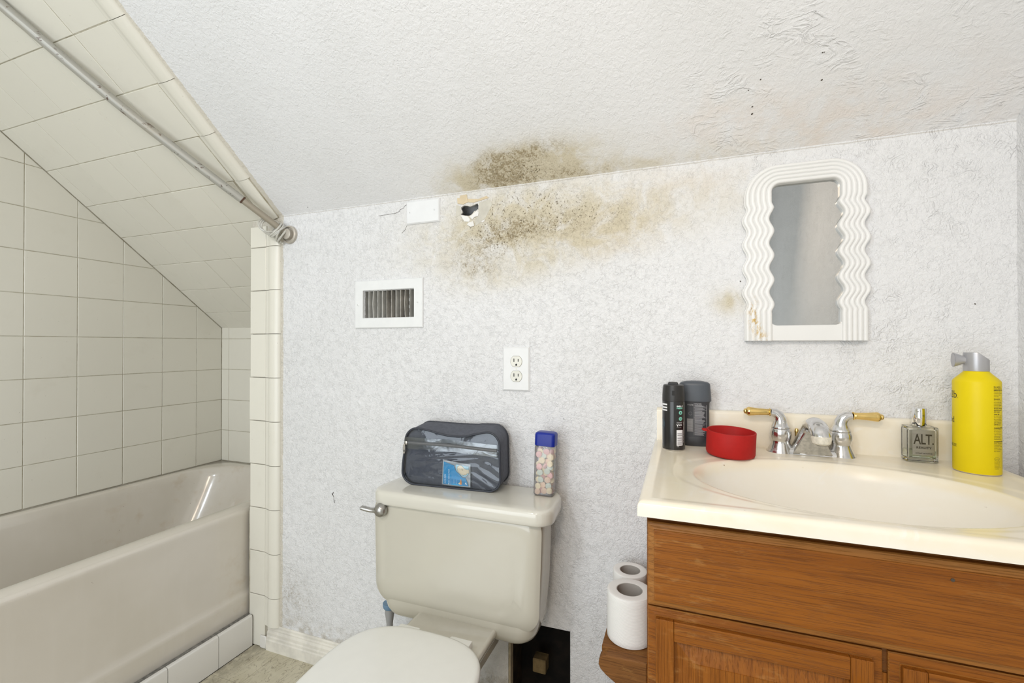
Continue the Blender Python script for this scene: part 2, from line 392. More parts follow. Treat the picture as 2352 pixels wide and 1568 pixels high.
for (x_, z_, r_) in ((0.132, 0.153, 0.0013), (0.565, 0.085, 0.0012), (-0.30, -0.20, 0.0010)): nail((x_, D, z_), (0, -1, 0), r_, wb)
# ceiling: slope, then flat
b = B(); prof = [(YC+0.02, zslope(YC+0.02)), (D-(ZT-ZS)/SL, ZT), (YF-0.02, ZT), (YF-0.02, ZT+0.03), (D-(ZT-ZS)/SL, ZT+0.03), (YC+0.02, zslope(YC+0.02)+0.04)]
loft(b, [[(XL-0.03, y, z) for y, z in prof], [(XR+0.03, y, z) for y, z in prof]])
ceil = struct('ceiling', b, M_ceil)
nv = Vector((0, -SL, -1)).normalized()    # faces down into the room
def slope_pt(x, s, h=0.0):
    y = D-s/NS; return Vector((x, y, zslope(y)))+nv*h
for (x, s, r) in [(0.157, 0.167, 0.0013), (0.136, 0.149, 0.001), (0.147, 0.112, 0.0015), (0.148, 0.096, 0.0019), (0.262, 0.197, 0.001), (0.265, 0.197, 0.001), (0.271, 0.144, 0.0016), (-1.182, 0.018, 0.0013)]:
    nail(slope_pt(x, s), nv, r, ceil)
# floor, left wall, far wall, right wall, wall behind the camera
def vinyl():
    k = NT('vinyl_floor'); P = k.pos()
    q = k.scaled(P, (3.2, 1.0, 1.0)); n = k.noise(9, 5, 0.6, 1.6, q)
    vein = k.sub(1.0, k.ramp(k.math('ABSOLUTE', k.sub(n, 0.5)), 0.0, 0.016))
    c = k.mix(k.ramp(k.noise(7, 4, 0.6, 0.4, P), 0.3, 0.7), (0.50, 0.455, 0.33), (0.62, 0.575, 0.445))
    c = k.mix(k.mul(vein, 0.7), c, (0.16, 0.125, 0.08))
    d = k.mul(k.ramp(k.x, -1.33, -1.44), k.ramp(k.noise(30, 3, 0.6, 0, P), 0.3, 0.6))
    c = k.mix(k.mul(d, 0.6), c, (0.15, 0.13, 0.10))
    k.set(Base_Color=c, Roughness=0.45); k.bump(k.noise(60, 2, 0.5, 0, P), 0.0006); return k.m
M_vinyl = vinyl()
b = B(); box(b, XL-0.03, XR+0.03, YF-0.03, YC+0.03, FLZ-0.03, FLZ-0.002); fl = struct('floor', b, simple('floor_seam', (0.06, 0.05, 0.04), 0.9))
FT = 0.305
for i in range(0, 8):
    for j in range(-10, 1):
        xa, xb = max(-1.61+i*FT, -1.428), min(-1.61+(i+1)*FT, XR); ya, yb_ = max(1.042+j*FT, YF), min(1.042+(j+1)*FT, D)
        if xb-xa < 0.02 or yb_-ya < 0.02: continue
        b = B(); box(b, xa+0.0004, xb-0.0004, ya+0.0004, yb_-0.0004, FLZ-0.002, FLZ, 0.0004); part('floor_tile', b, M_vinyl, fl, smooth=False)
b = B(); box(b, XL-0.02, XL-0.0012, YF, YC+0.02, FLZ, ZT); wl = struct('wall_left', b, M_grout)
b = B(); box(b, XL-0.02, -1.45, YC+0.0012, YC+0.02, FLZ, 0.12); wfar = struct('wall_far', b, M_grout)
b = B(); box(b, -1.45, -1.438, D+0.006, YC+0.02, FLZ, ZS); struct('wall_alcove_return', b, M_grout)
b = B(); box(b, XR, XR+0.02, YF, D+0.02, FLZ, ZT); struct('wall_right', b, M_plain)
b = B(); box(b, XL-0.02, XR+0.02, YF-0.02, YF, FLZ, ZT); struct('wall_front', b, M_plain)

# ------------------------------------------------------------------ wall tiles, each its own piece
G = 0.0011   # half a joint
tcache = {}
def clip(poly, a, bb, c):
    """keep a*x+b*y<=c"""
    out = []; n = len(poly)
    for i in range(n):
        p, q = poly[i], poly[(i+1) % n]; dp = a*p[0]+bb*p[1]-c; dq = a*q[0]+bb*q[1]-c
        if dp <= 0: out.append(p)
        if dp*dq < 0:
            t = dp/(dp-dq); out.append((p[0]+(q[0]-p[0])*t, p[1]+(q[1]-p[1])*t))
    res = []
    for p in out:
        if not res or abs(p[0]-res[-1][0])+abs(p[1]-res[-1][1]) > 1e-5: res.append(p)
    if len(res) > 1 and abs(res[0][0]-res[-1][0])+abs(res[0][1]-res[-1][1]) < 1e-5: res.pop()
    return res
def tile(poly, org, e1, e2, nrm, owner, mat=None, th=0.0065, cham=0.0012, name='tile', proud=0.0):
    if len(poly) < 3: return
    a = abs(sum(poly[i][0]*poly[(i+1) % len(poly)][1]-poly[(i+1) % len(poly)][0]*poly[i][1] for i in range(len(poly)))/2)
    if a < 2e-4: return
    px, py = poly[0]; rel = [(round(p[0]-px, 5), round(p[1]-py, 5)) for p in poly]
    key = (tuple(rel), tuple(e1), tuple(e2), tuple(nrm), th, cham, mat)
    if key not in tcache:
        b = B(); prism(b, rel, (0, 0, 0), e1, e2, nrm, th, cham); tcache[key] = finish(name, b, mat or M_tile, False)
    o = bpy.data.objects.new(name, tcache[key]); C.objects.link(o); o.parent = owner
    p = Vector(org)+Vector(e1)*px+Vector(e2)*py+Vector(nrm)*proud
    o.location = p+Vector((0, 0, H)); return o
rj = random.Random(3)
# left wall: coordinates (y,z)
cols = [0.905+i*T for i in range(-7, 5)]+[1.650-0.0]
rows = [0.0324+T*i for i in range(-4, 8)]
for i in range(len(cols)-1):
    for z0 in rows:
        y0, y1 = cols[i], cols[i+1]; z1 = z0+T
        p = [(y0+G, z0+G), (y1-G, z0+G), (y1-G, z1-G), (y0+G, z1-G)]
        p = clip(p, SL/NS, 1/NS, (ZS+SL*D)/NS-0.009)
        p = clip(p, 0, 1, ZT-0.01)
        tile(p, (XL-0.006, 0, 0), (0, 1, 0), (0, 0, 1), (1, 0, 0), wl, proud=rj.uniform(-0.0003, 0.0004))
# far wall: (x,z)
xc = [XL+0.001, -2.148, -2.148+T, -2.148+2*T, -2.148+3*T, -2.148+4*T, -1.452]
for i in range(len(xc)-1):
    for z0 in rows:
        z1 = min(z0+T, zslope(YC)-0.006)
        if z1-z0 < 0.01 or xc[i+1]-xc[i] < 0.01: continue
        th = 0.0065
        tile([(xc[i]+G, z0+G), (xc[i+1]-G, z0+G), (xc[i+1]-G, z1-G), (xc[i]+G, z1-G)], (0, YC+0.006, 0), (1, 0, 0), (0, 0, 1), (0, -1, 0), wfar, proud=rj.uniform(-0.0003, 0.0003)+(0.001 if i == 0 else 0))
# slope over the tub: (x,s)
e2 = tuple(Vector((0, -1/NS, SL/NS))); ns = tuple(nv); so = (0, D, ZS)
srows = [0.612-T*0.997*i for i in range(-5, 9)]
for s1 in srows:
    s0 = s1-T*0.997; drift = -0.0062*max(0, (0.612-s1)/T)-0.0
    if s1 < -0.50: s0 = -0.585
    if s0 < -0.585: s0 = -0.585
    if s1-s0 < 0.01: continue
    xb = [-1.378+drift]
    while xb[-1] > -2.13: xb.append(xb[-1]-0.1525)
    xb = [x for x in xb if x > -2.12]+[-2.138+rj.uniform(-0.002, 0.002), XL+0.002]
    if s1 < -0.02: xb = [-1.452]+xb[1:] if xb[1] < -1.46 else [-1.452]+xb[2:]
    for a0, a1 in zip(xb, xb[1:]):
        if a0-a1 < 0.012: continue
        tile([(a1+G*.7, s0+G), (a0-G*.7, s0+G), (a0-G*.7, s1-G), (a1+G*.7, s1-G)], so, (1, 0, 0), e2, ns, ceil, th=0.0075, proud=rj.uniform(-0.0008, 0.0008))
# grout bed under the slope tiles
b = B(); loft(b, [[slope_pt(x, s, h) for x, s in ((XL, -0.59), (-1.326, -0.59), (-1.326, 1.02), (XL, 1.02))] for h in (0.0, 0.0058)]); part('grout', b, M_grout, ceil, smooth=False)
# narrow tiled strip beside the tub with its rounded trim
strip_rows = [0.424]+[0.348-T*i for i in range(0, 9)]+[-1.065]
for i in range(len(strip_rows)-1):
    z1, z0 = strip_rows[i], strip_rows[i+1]
    if z0 < -1.065: z0 = -1.065
    if z1-z0 < 0.01: continue
    xl = -1.450+rj.uniform(-0.002, 0.0015)
    if i in (4,5): xl -= 0.003
    tile([(xl, z0+G), (-1.377-G*.5, z0+G), (-1.377-G*.5, z1-G), (xl, z1-G)], (0, D, 0), (1, 0, 0), (0, 0, 1), (0, -1, 0), wb, th=0.009, cham=0.0018, proud=rj.uniform(0, 0.0008))
def trim_prof():
    pr = [(0.0, 0.0)]; pr.append((0.0, 0.0085))
    for t in range(9):
        a = t/8; pr.append((0.002+0.022*a, 0.0095+0.006*a*a))
    for t in range(1, 9):
        a = pi/2*t/8; pr.append((0.030+0.031*sin(a), 0.0155*cos(a)+0.0005))
    pr.append((0.061, 0.0)); return pr
TP = trim_prof()
def trim_piece(f0, f1, owner):
    b = B(); loft(b, [[f0(u, h) for u, h in TP], [f1(u, h) for u, h in TP]]); part('trim_tile', b, M_tile, owner, angle=30)
tr = [0.400]+[0.348-T*i for i in range(0, 9)]+[-0.985]
for i in range(len(tr)-1):
    z1, z0 = tr[i]-0.001, max(tr[i+1], -0.985)+0.001
    if z1-z0 < 0.01: continue
    dx = rj.uniform(-0.0012, 0.0012); z1 += rj.uniform(-.001, .001)*0
    trim_piece(lambda u, h: (-1.3765+u+dx, D-h, z0), lambda u, h: (-1.3765+u+dx, D-h, z1), wb)
sr = [0.612+T*0.997*i for i in range(0, 4)]
allr = sorted([0.612-T*0.997*i for i in range(-3, 5)])
allr = [max(-0.002, r) for r in allr if r > -0.05]
for s0, s1 in zip(allr, allr[1:]):
    if s1-s0 < 0.02: continue
    dx = -0.0022*max(0, (0.612-s1)/T)
    trim_piece(lambda u, h: slope_pt(-1.3785+u*0.97+dx, s0+0.0006, h), lambda u, h: slope_pt(-1.3785+u*0.97+dx, s1-0.0006, h), ceil)

# ------------------------------------------------------------------ baseboard
M_base = simple('baseboard_paint', (0.72, 0.69, 0.62), 0.4, var=0.12, scale=18)
b = B(); pf = [(0, FLZ), (-0.016, FLZ), (-0.016, -1.030), (-0.0135, -1.026), (-0.0135, -1.019), (-0.011, -1.015), (-0.011, -1.006), (-0.0075, -0.999), (-0.0075, -0.995), (-0.005, -0.991), (-0.005, -0.985), (-0.002, -0.981), (0, -0.981)]
loft(b, [[(-1.364, D+y, z) for y, z in pf], [(-0.475, D+y, z) for y, z in pf]]); struct('baseboard_back', b, M_base, smooth=True, angle=25)
b = B(); box(b, -1.395, -1.366, D-0.015, D-0.0095, -1.064, -1.020, 0.003); part('tile_chip', b, M_curb, wb)

# ------------------------------------------------------------------ bathtub
def tub_mat():
    k = NT('almond_tub_enamel'); P = k.pos()
    c = k.mix(k.ramp(k.noise(4, 3, 0.6, 0, P), 0.35, 0.7), (0.665, 0.62, 0.545), (0.70, 0.655, 0.585))
    st = k.ramp(k.noise(1.0, 4, 0.6, 0, k.scaled(P, (30, 30, 2.5))), 0.52, 0.72)
    c = k.mix(k.mul(st, 0.10), c, (0.78, 0.74, 0.68))
    sp = k.ramp(k.noise(75, 2, 0.5, 0, P), 0.765, 0.80); c = k.mix(k.mul(sp, 0.6), c, (0.22, 0.16, 0.10))
    lo = k.mul(k.ramp(k.noise(16, 3, 0.6, 0, P), 0.5, 0.8), k.ramp(k.y, 1.0, 1.2)); c = k.mix(k.mul(lo, 0.35), c, (0.50, 0.38, 0.24))
    k.set(Base_Color=c, Roughness=0.20); k.b.inputs['Coat Weight'].default_value = 0.6; k.b.inputs['Coat Roughness'].default_value = 0.08
    k.bump(k.noise(22, 2, 0.4, 0, P), 0.0012, 0.5); return k.m
M_tub = tub_mat()
tub = thing('bathtub', 'built-in almond bathtub in the tiled alcove under the sloped ceiling', 'bathtub', (-1.83, 0.89, FLZ))
x0, x1, y0, y1, zr = XL+0.002, -1.472, 0.13, 1.648, -0.583
cx, cy = (XL-1.472)/2, (y0+y1)/2
b = B()
def R3(cx_, cy_, hx, hy, r, z, n=14): return [(p[0], p[1], z) for p in rrect(cx_, cy_, hx, hy, r, n)]
icx, icy, ihx, ihy = (-2.152-1.530)/2, (0.21+1.602)/2, (2.152-1.530)/2, (1.602-0.21)/2
rings = [R3(cx, cy, (x1-x0)/2, (y1-y0)/2, 0.004, zr-0.03), R3(cx, cy, (x1-x0)/2, (y1-y0)/2, 0.004, zr-0.003), R3(cx, cy, (x1-x0)/2-0.003, (y1-y0)/2-0.003, 0.004, zr)]
rings += [R3(icx, icy, ihx+0.004, ihy+0.004, 0.19, zr), R3(icx, icy, ihx, ihy, 0.19, zr-0.0015), R3(icx, icy, ihx-0.006, ihy-0.006, 0.19, zr-0.007)]
for t in range(1, 10):
    a = t/9; z = zr-0.007-0.30*a; sh = 0.006+0.035*a; she = 0.006+0.16*a**1.15
    rings.append([(p[0], p[1]-(0.0 if p[1] < icy else 0.0), z) for p in rrect(icx, icy-0.0*a, ihx-sh, ihy-she, 0.19-0.01*a, 14)])
for t in range(1, 8):
    a = pi/2*t/7; sh = 0.041+0.07*(1-cos(a)); rings.append(R3(icx, icy, ihx-sh, ihy-0.166-0.07*(1-cos(a)), 0.17-0.05*(1-cos(a)), zr-0.307-0.06*sin(a)))
loft(b, rings, cap0=False); part('basin', b, M_tub, tub, angle=60)
b = B(); pf = [(-1.500, -0.5835), (-1.4775, -0.5832), (-1.4705, -0.5845), (-1.4655, -0.5880), (-1.4630, -0.5930), (-1.4625, -0.600), (-1.4640, -0.612), (-1.4655, -0.640), (-1.4675, -0.75), (-1.4685, -0.868), (-1.4672, -0.880), (-1.4635, -0.886), (-1.4615, -0.892), (-1.4615, -0.900), (-1.4630, -0.94), (-1.466, -1.063), (-1.500, -1.063)]
loft(b, [[(x, y0, z) for x, z in pf], [(x, D+0.006, z) for x, z in pf]]); part('apron', b, M_tub, tub, angle=50)
b = B(); tube(b, [(-1.4525, D-0.004, -0.960), (-1.4530, D-0.004, -0.80), (-1.4545, D-0.0035, -0.70), (-1.4535, D-0.004, -0.592)], 0.0035, 8); part('caulk', b, M_grout, tub)
# tiled curb on the floor before the apron
curb = thing('tiled_curb', 'low curb of white tiles along the floor in front of the bathtub', 'curb', (-1.446, 0.65, FLZ))
b = B(); box(b, -1.4612, -1.4352, 0.13, D-0.011, FLZ+0.0005, -0.9600); part('mortar', b, simple('dirty_grey_mortar', (0.20, 0.19, 0.17), 0.95, var=0.4, scale=90, bump=0.002), curb)
ys = [1.192, 1.066, 0.908, 0.75, 0.592, 0.434, 0.276, 0.135]
for a1, a0 in zip(ys, ys[1:]):
    b = B(); pf = [(-1.4420, -0.964), (-1.4420, -0.957), (-1.434, -0.957), (-1.4305, -0.960), (-1.429, -0.965), (-1.429, FLZ+0.001), (-1.4350, FLZ+0.001), (-1.4350, -0.964)]
    loft(b, [[(x, a0+0.001, z) for x, z in pf], [(x, a1-0.001, z) for x, z in pf]]); part('tile', b, M_curb, curb, angle=30)

# ------------------------------------------------------------------ shower rod with rings
def rod_mat(name, base, wear):
    k = NT(name); P = k.pos(); n = k.noise(60, 4, 0.7, 0.5, k.scaled(P, (1, 0.35, 1)))
    c = k.mix(k.mul(k.ramp(n, 0.60, 0.64), wear), base, (0.10, 0.06, 0.045))
    c = k.mix(k.mul(k.ramp(k.noise(12, 3, 0.6, 0, P), 0.5, 0.75), 0.3), c, (0.40, 0.34, 0.25))
    k.set(Base_Color=c, Roughness=0.36, Metallic=0.15); return k.m
RODP = [Vector(q) for q in [(-1.2919, 1.2049, 0.3902), (-1.3207, 1.164, 0.4266), (-1.3657, 1.0956, 0.4832), (-1.4658, 0.9539, 0.6048), (-1.5456, 0.8253, 0.7127), (-1.632, 0.6737, 0.8484), (-1.6559, 0.6336, 0.8863), (-1.6813, 0.5961, 0.9232)]]
def cr(t):
    n = len(RODP)-1; x = max(0, min(n-1e-6, t*n)); i = int(x); f = x-i
    a_, b_, c_, d_ = RODP[max(0, i-1)], RODP[i], RODP[i+1], RODP[min(n, i+2)]
    return 0.5*((2*b_)+(c_-a_)*f+(2*a_-5*b_+4*c_-d_)*f*f+(3*b_-a_-3*c_+d_)*f**3)
P0 = RODP[0]; dirr = (RODP[2]-RODP[0]).normalized()
rod = thing('shower_curtain_rod', 'worn grey metal shower curtain rod with peeling paint leaning up under the slope', 'shower rod', tuple(P0))
tj = 2/(len(RODP)-1)
b = B(); tube(b, [cr(tj*1.06*i/10) for i in range(11)], 0.0108, 24); part('inner_tube', b, rod_mat('rod_inner', (0.34, 0.30, 0.235), 0.05), rod, angle=60)
b = B(); tube(b, [cr(tj+(1-tj)*i/24) for i in range(25)], [0.0124]+[0.0132]*24, 28); part('outer_tube', b, rod_mat('rod_outer', (0.40, 0.39, 0.35), 0.9), rod, angle=60)
pj_ = cr(tj); j = 0
P0, P00 = pj_-dirr*0.0, P0
b = B(); tube(b, [P0+dirr*t for t in (-0.004, 0.001)], 0.0125, 24); part('rust_ring', b, simple('rust', (0.07, 0.035, 0.02), 0.8, var=0.5), rod)
P0 = P00; b = B(); c0 = (-1.272, D, 0.383)
lathe(b, [(0.0305, 0.0), (0.0305, -0.009), (0.027, -0.012), (0.0255, -0.012), (0.0255, -0.006), (0.018, -0.006), (0.018, -0.020), (0.013, -0.022)], c0, 36, 'y'); part('flange', b, simple('flange_grey', (0.50, 0.46, 0.40), 0.4, 0.3), rod)
b = B(); tube(b, [P0+dirr*0.0+Vector((0.004, 0.004, -0.004)), P0+dirr*0.02], [0.0145, 0.0145], 24); part('end_cap', b, simple('flange_grey', (0.5, 0.46, 0.4), 0.4), rod)
M_ring = simple('yellowed_clear_plastic', (0.80, 0.785, 0.72), 0.2, var=0.05, coat=0.5, Transmission_Weight=0.35)
for i in range(8):
    t = 0.014+0.0070*i+rj.uniform(-0.001, 0.001); ctr = P0+dirr*t+Vector((0, 0, -0.0150))
    ax = (dirr+Vector((rj.uniform(-.25, .25), rj.uniform(-.25, .25), rj.uniform(-.2, .2)))*(1.0 if i < 5 else 1.6)).normalized()
    if i >= 5: ax = (Vector((0.75, -0.55, 0.25))+Vector((rj.uniform(-.15, .15), 0, 0.1*i-0.5))).normalized(); ctr = P0+dirr*(0.052+0.006*(i-5))+Vector((-0.006, 0, -0.015))
    u = ax.orthogonal().normalized(); v = ax.cross(u)
    L = ctr
    r = thing('curtain_ring', 'clear plastic shower curtain ring bunched at the wall end of the rod', 'curtain ring', tuple(L), group='shower curtain rings on the rod')
    b = B(); tube(b, [ctr+u*0.0290*cos(2*pi*q/36)+v*0.0290*sin(2*pi*q/36) for q in range(36)], 0.0031, 8, closed=True)
    part('hoop', b, M_ring, r)
    b = B(); box(b, ctr.x-0.003, ctr.x+0.003, ctr.y-0.003, ctr.y+0.003, ctr.z-0.032, ctr.z-0.026, 0.001); part('clasp', b, M_ring, r)

# ------------------------------------------------------------------ air vent
M_vent = simple('vent_white_enamel', (0.80, 0.81, 0.81), 0.35, var=0.02)
M_fin = simple('vent_dusty_fin', (0.50, 0.48, 0.44), 0.5, var=0.35, scale=14)
vent = thing('air_vent', 'white metal air register with upright louvres on the back wall', 'vent', (-0.866, D, 0.054))
b = B()
xo0, xo1, zo0, zo1 = -0.993, -0.7395, 0.0545, 0.2075; xi0, xi1, zi0, zi1 = -0.9615, -0.7705, 0.087, 0.1755
def rect(x0, x1, z0, z1, y): return [(x0, y, z0), (x1, y, z0), (x1, y, z1), (x0, y, z1)]
loft(b, [rect(xo0, xo1, zo0, zo1, D), rect(xo0, xo1, zo0, zo1, D-0.003), rect(xo0+.0025, xo1-.0025, zo0+.0025, zo1-.0025, D-0.0065), rect(xi0-.0012, xi1+.0012, zi0-.0012, zi1+.0012, D-0.007), rect(xi0, xi1, zi0, zi1, D-0.006), rect(xi0, xi1, zi0, zi1, D+0.002)], False, False)
part('face_plate', b, M_vent, vent, smooth=False)
b = B(); loft(b, [rect(xi0, xi1, zi0, zi1, D+0.002), rect(xi0, xi1, zi0, zi1, D+0.055)], False, False); part('duct_sleeve', b, simple('dusty_duct_metal', (0.60, 0.59, 0.56), 0.55, 0.2, var=0.15), vent, smooth=False)
b = B(); box(b, xi0, xi1, D+0.055, D+0.057, zi0, zi1); part('duct_back', b, M_dark, vent, smooth=False)
for q in range(4):
    b = B(); z = zi0+0.010+q*0.0225; box(b, xi0+.001, xi1-.001, D+0.040, D+0.0415, z, z+0.009); part('damper_blade', b, simple('damper_steel', (0.30, 0.30, 0.29), 0.5, 0.3), vent, smooth=False)
bends = {0: -0.0006, 1: -0.0024, 5: 0.001, 8: -0.0022}
for q in range(10):
    xq = -0.9425+q*0.01705; b = B(); bd = bends.get(q, 0.0)
    zs_ = [zi0+0.0005, zi0+0.03, zi0+0.045, zi1-0.0005]; bn = [0, bd*.6, bd, 0]; tl = -0.0015
    loft(b, [[(xq+t, D-0.001, z), (xq+t+0.0019, D-0.0015, z), (xq+t+0.0019+tl, D+0.022, z), (xq+t+tl-0.0002, D+0.022, z)] for z, t in zip(zs_, bn)])
    part('louvre', b, M_fin if q in (4, 5, 7, 8) else simple('vent_fin_white', (0.66, 0.66, 0.63), 0.4, var=0.12), vent, smooth=False)
for xs, zs_ in ((-0.980, 0.130), (-0.757, 0.132)):
    b = B(); lathe(b, [(0.0032, 0.0), (0.0032, -0.0008), (0.0022, -0.0018), (0.0, -0.002)], (xs, D-0.0062, zs_), 16, 'y'); s = part('screw', b, M_vent, vent)
    b = B(); box(b, xs-0.0013, xs+0.0002, D-0.0086, D-0.0080, zs_-0.0006, zs_+0.0010); part('screw_slot', b, M_ink, s, smooth=False)

# ------------------------------------------------------------------ blank plate and outlet
def plate(bm, x0, x1, z0, z1, h=0.0065, c=0.004, y=D):
    prism(bm, [(x0, z0), (x1, z0), (x1, z1), (x0, z1)], (0, y, 0), (1, 0, 0), (0, 0, 1), (0, -1, 0), h, c)
M_plast = simple('white_plastic', (0.80, 0.81, 0.82), 0.3, var=0.015)
bp = thing('blank_cover_plate', 'blank white cover plate tucked under the sloped ceiling beside the broken hole', 'cover plate', (-0.74, D, 0.373))
b = B(); plate(b, -0.7985, -0.6825, 0.3735, 0.4445, 0.007, 0.0035); part('plate', b, M_plast, bp, smooth=False)
for xs in (-0.785, -0.699):
    b = B(); lathe(b, [(0.0028, 0.0), (0.0026, -0.0008), (0, -0.001)], (xs, D-0.0068, 0.4095), 12, 'y'); s = part('screw', b, M_plast, bp)
    b = B(); box(b, xs-0.0004, xs+0.0004, D-0.0081, D-0.0076, 0.4075, 0.4115); part('screw_slot', b, simple('slot_grey', (0.25, 0.25, 0.25), 0.6), s, smooth=False)
ol = thing('electrical_outlet', 'white duplex electrical outlet on the back wall above the toilet tank', 'outlet', (-0.437, D, -0.128))
b = B(); plate(b, -0.4775, -0.3965, -0.1285, -0.0045, 0.0065, 0.0038); part('cover', b, simple('outlet_white', (0.77, 0.775, 0.775), 0.32, var=0.02), ol, smooth=False)
M_iv = simple('ivory_receptacle', (0.74, 0.73, 0.66), 0.35, var=0.04); M_slot = simple('outlet_slot', (0.02, 0.02, 0.02), 0.8)
def dshape(cx, cz, r, hh, n=10):
    pts = []; a = math.asin(hh/r)
    for i in range(n+1): t = -a+2*a*i/n; pts.append((cx+r*cos(t), cz+r*sin(t)))
    for i in range(n+1): t = pi-a+2*a*i/n; pts.append((cx+r*cos(t), cz+r*sin(t)))
    return pts
for zc in (-0.0455, -0.0870):
    b = B(); prism(b, dshape(-0.4355, zc, 0.0178, 0.0155), (0, D-0.0055, 0), (1, 0, 0), (0, 0, 1), (0, -1, 0), 0.0012, 0.0002); s = part('receptacle_gap', b, simple('gap_brown', (0.12, 0.10, 0.07), 0.8), ol, smooth=False)
    b = B(); prism(b, dshape(-0.4355, zc, 0.0172, 0.0148), (0, D-0.0055, 0), (1, 0, 0), (0, 0, 1), (0, -1, 0), 0.0025, 0.0006); s = part('receptacle', b, M_iv, ol, smooth=False)
    for dx, hh in ((-0.0065, 0.0047), (0.0063, 0.004)):
        b = B(); box(b, -0.4355+dx-0.0011, -0.4355+dx+0.0011, D-0.0084, D-0.0078, zc+0.0035-hh, zc+0.0035+hh); part('slot', b, M_slot, s, smooth=False)
    b = B(); prism(b, [(-0.4377, zc-0.0117), (-0.4327, zc-0.0117), (-0.4327, zc-0.0085), (-0.4337, zc-0.0066), (-0.4352, zc-0.006), (-0.4367, zc-0.0066), (-0.4377, zc-0.0085)], (0, D-0.0078, 0), (1, 0, 0), (0, 0, 1), (0, -1, 0), 0.0006); part('ground_slot', b, M_slot, s, smooth=False)
b = B(); lathe(b, [(0.0026, 0), (0.0024, -0.0008), (0, -0.001)], (-0.4355, D-0.0063, -0.0662), 12, 'y'); part('screw', b, M_iv, ol)

# ------------------------------------------------------------------ wavy mirror
def frame_mat():
    k = NT('white_resin_frame'); P = k.pos()
    c = k.mix(k.ramp(k.noise(6, 2, 0.5, 0, P), 0.4, 0.7), (0.82, 0.815, 0.80), (0.79, 0.785, 0.765))
    m = k.add(k.add(k.gauss(0.165, H+0.035, 0.010, 0.04, 0.30), k.gauss(0.178, H+0.012, 0.012, 0.012)), k.gauss(0.158, H+0.075, 0.008, 0.03))
    s = k.mul(m, k.ramp(k.noise(160, 4, 0.75, 0.3, k.scaled(P, (1, 1, 0.5))), 0.46, 0.62)); c = k.mix(k.mul(s, 0.8), c, (0.62, 0.42, 0.13))
    k.set(Base_Color=c, Roughness=0.35); return k.m
mir = thing('wavy_mirror', 'small mirror in a white ribbed wavy-edged arch frame above the sink', 'mirror', (0.26, D, 0.010))
MY = D-0.024
per = 0.0566
def wob(z, amp, z0=0.074, z1=0.330):
    if z < z0 or z > z1: return 0.0
    k_ = min(1, (z-z0)/0.008)*min(1, (z1-z)/0.012)
    return amp*k_*cos(2*pi*(z-0.1225)/per)
# outer and inner outlines sampled with the same parameter, counter-clockwise from bottom left up and over
NSIDE = 110; NA = 26; NTOP = 10
def outline(xl, xr, zb, zt, r, amp_l, amp_r, rr):
    pts = []
    for i in range(NSIDE):
        z = zb+(zt-r-zb)*i/NSIDE; pts.append((xl-wob(z, amp_l), z))
    for i in range(NA): a = pi-pi/2*i/NA; pts.append((xl+r+r*cos(a), zt-r+r*sin(a)))
    for i in range(NTOP): pts.append((xl+r+(xr-xl-2*r)*i/NTOP, zt))
    for i in range(NA): a = pi/2-pi/2*i/NA; pts.append((xr-r+r*cos(a), zt-r+r*sin(a)))
    for i in range(NSIDE+1):
        z = zt-r+(zb-zt+r)*i/NSIDE; pts.append((xr+wob(z-0.001, amp_r), z))
    return pts
ZB = 0.0105
O_ = outline(0.1395, 0.3805, ZB, 0.4165, 0.072, 0.0048, 0.0055, 0)
I_ = outline(0.1955, 0.3300, ZB, 0.3705, 0.017, 0.0050, 0.0058, 0)
# re-sample the inner side so that both outlines advance together
b = B(); NT_ = 40; rows_ = []
for t in range(NT_+1):
    a = t/NT_; ph = a*5.0; fr = ph-math.floor(ph) if a < 1 else 1.0
    ridge_ = 0.0036*(1-abs(2*fr-1)**3.0) if 0 < a < 1 else 0.0
    hgt = 0.014+0.006*sin(pi*min(1, a*1.0)*0.5)+ridge_*(1 if a < 0.999 else 0)
    if a < 0.03: hgt = 0.011
    rows_.append([(o[0]+(i[0]-o[0])*a, D-hgt, o[1]+(i[1]-o[1])*a) for o, i in zip(O_, I_)])
rows_ = [[(p[0], D-0.001, p[2]) for p in rows_[0]]]+rows_+[[(p[0], D-0.004, p[2]) for p in rows_[-1]]]
loft(b, rows_, False, False, closed=False)
part('frame', b, frame_mat(), mir, angle=60)
b = B(); rg = []
for i in range(41):
    x = 0.1905+(0.334-0.1905)*i/40; dl = max(0, 1-(x-0.1905)/0.0165); dr_ = max(0, 1-(0.334-x)/0.0165); q_ = max(dl, dr_)
    zt = 0.0455+0.0165*(1-sqrt(max(0, 1-q_*q_)))
    rg.append([(x, D-0.001, ZB), (x, D-0.0185, ZB), (x, D-0.0195, ZB+0.001), (x, D-0.0195, zt-0.001), (x, D-0.0185, zt), (x, D-0.001, zt)])
loft(b, rg)
part('sill_bar', b, frame_mat(), mir, angle=30)
k = NT('mirror_silver'); k.set(Base_Color=k.mix(k.ramp(k.noise(60, 3, 0.6, 0, k.obj()), 0.3, 0.8), (0.50, 0.50, 0.487), (0.52, 0.52, 0.505)), Metallic=1.0, Roughness=0.015)
b = B(); box(b, 0.180, 0.345, D-0.0075, D-0.005, 0.035, 0.375); part('glass', b, k.m, mir, smooth=False)

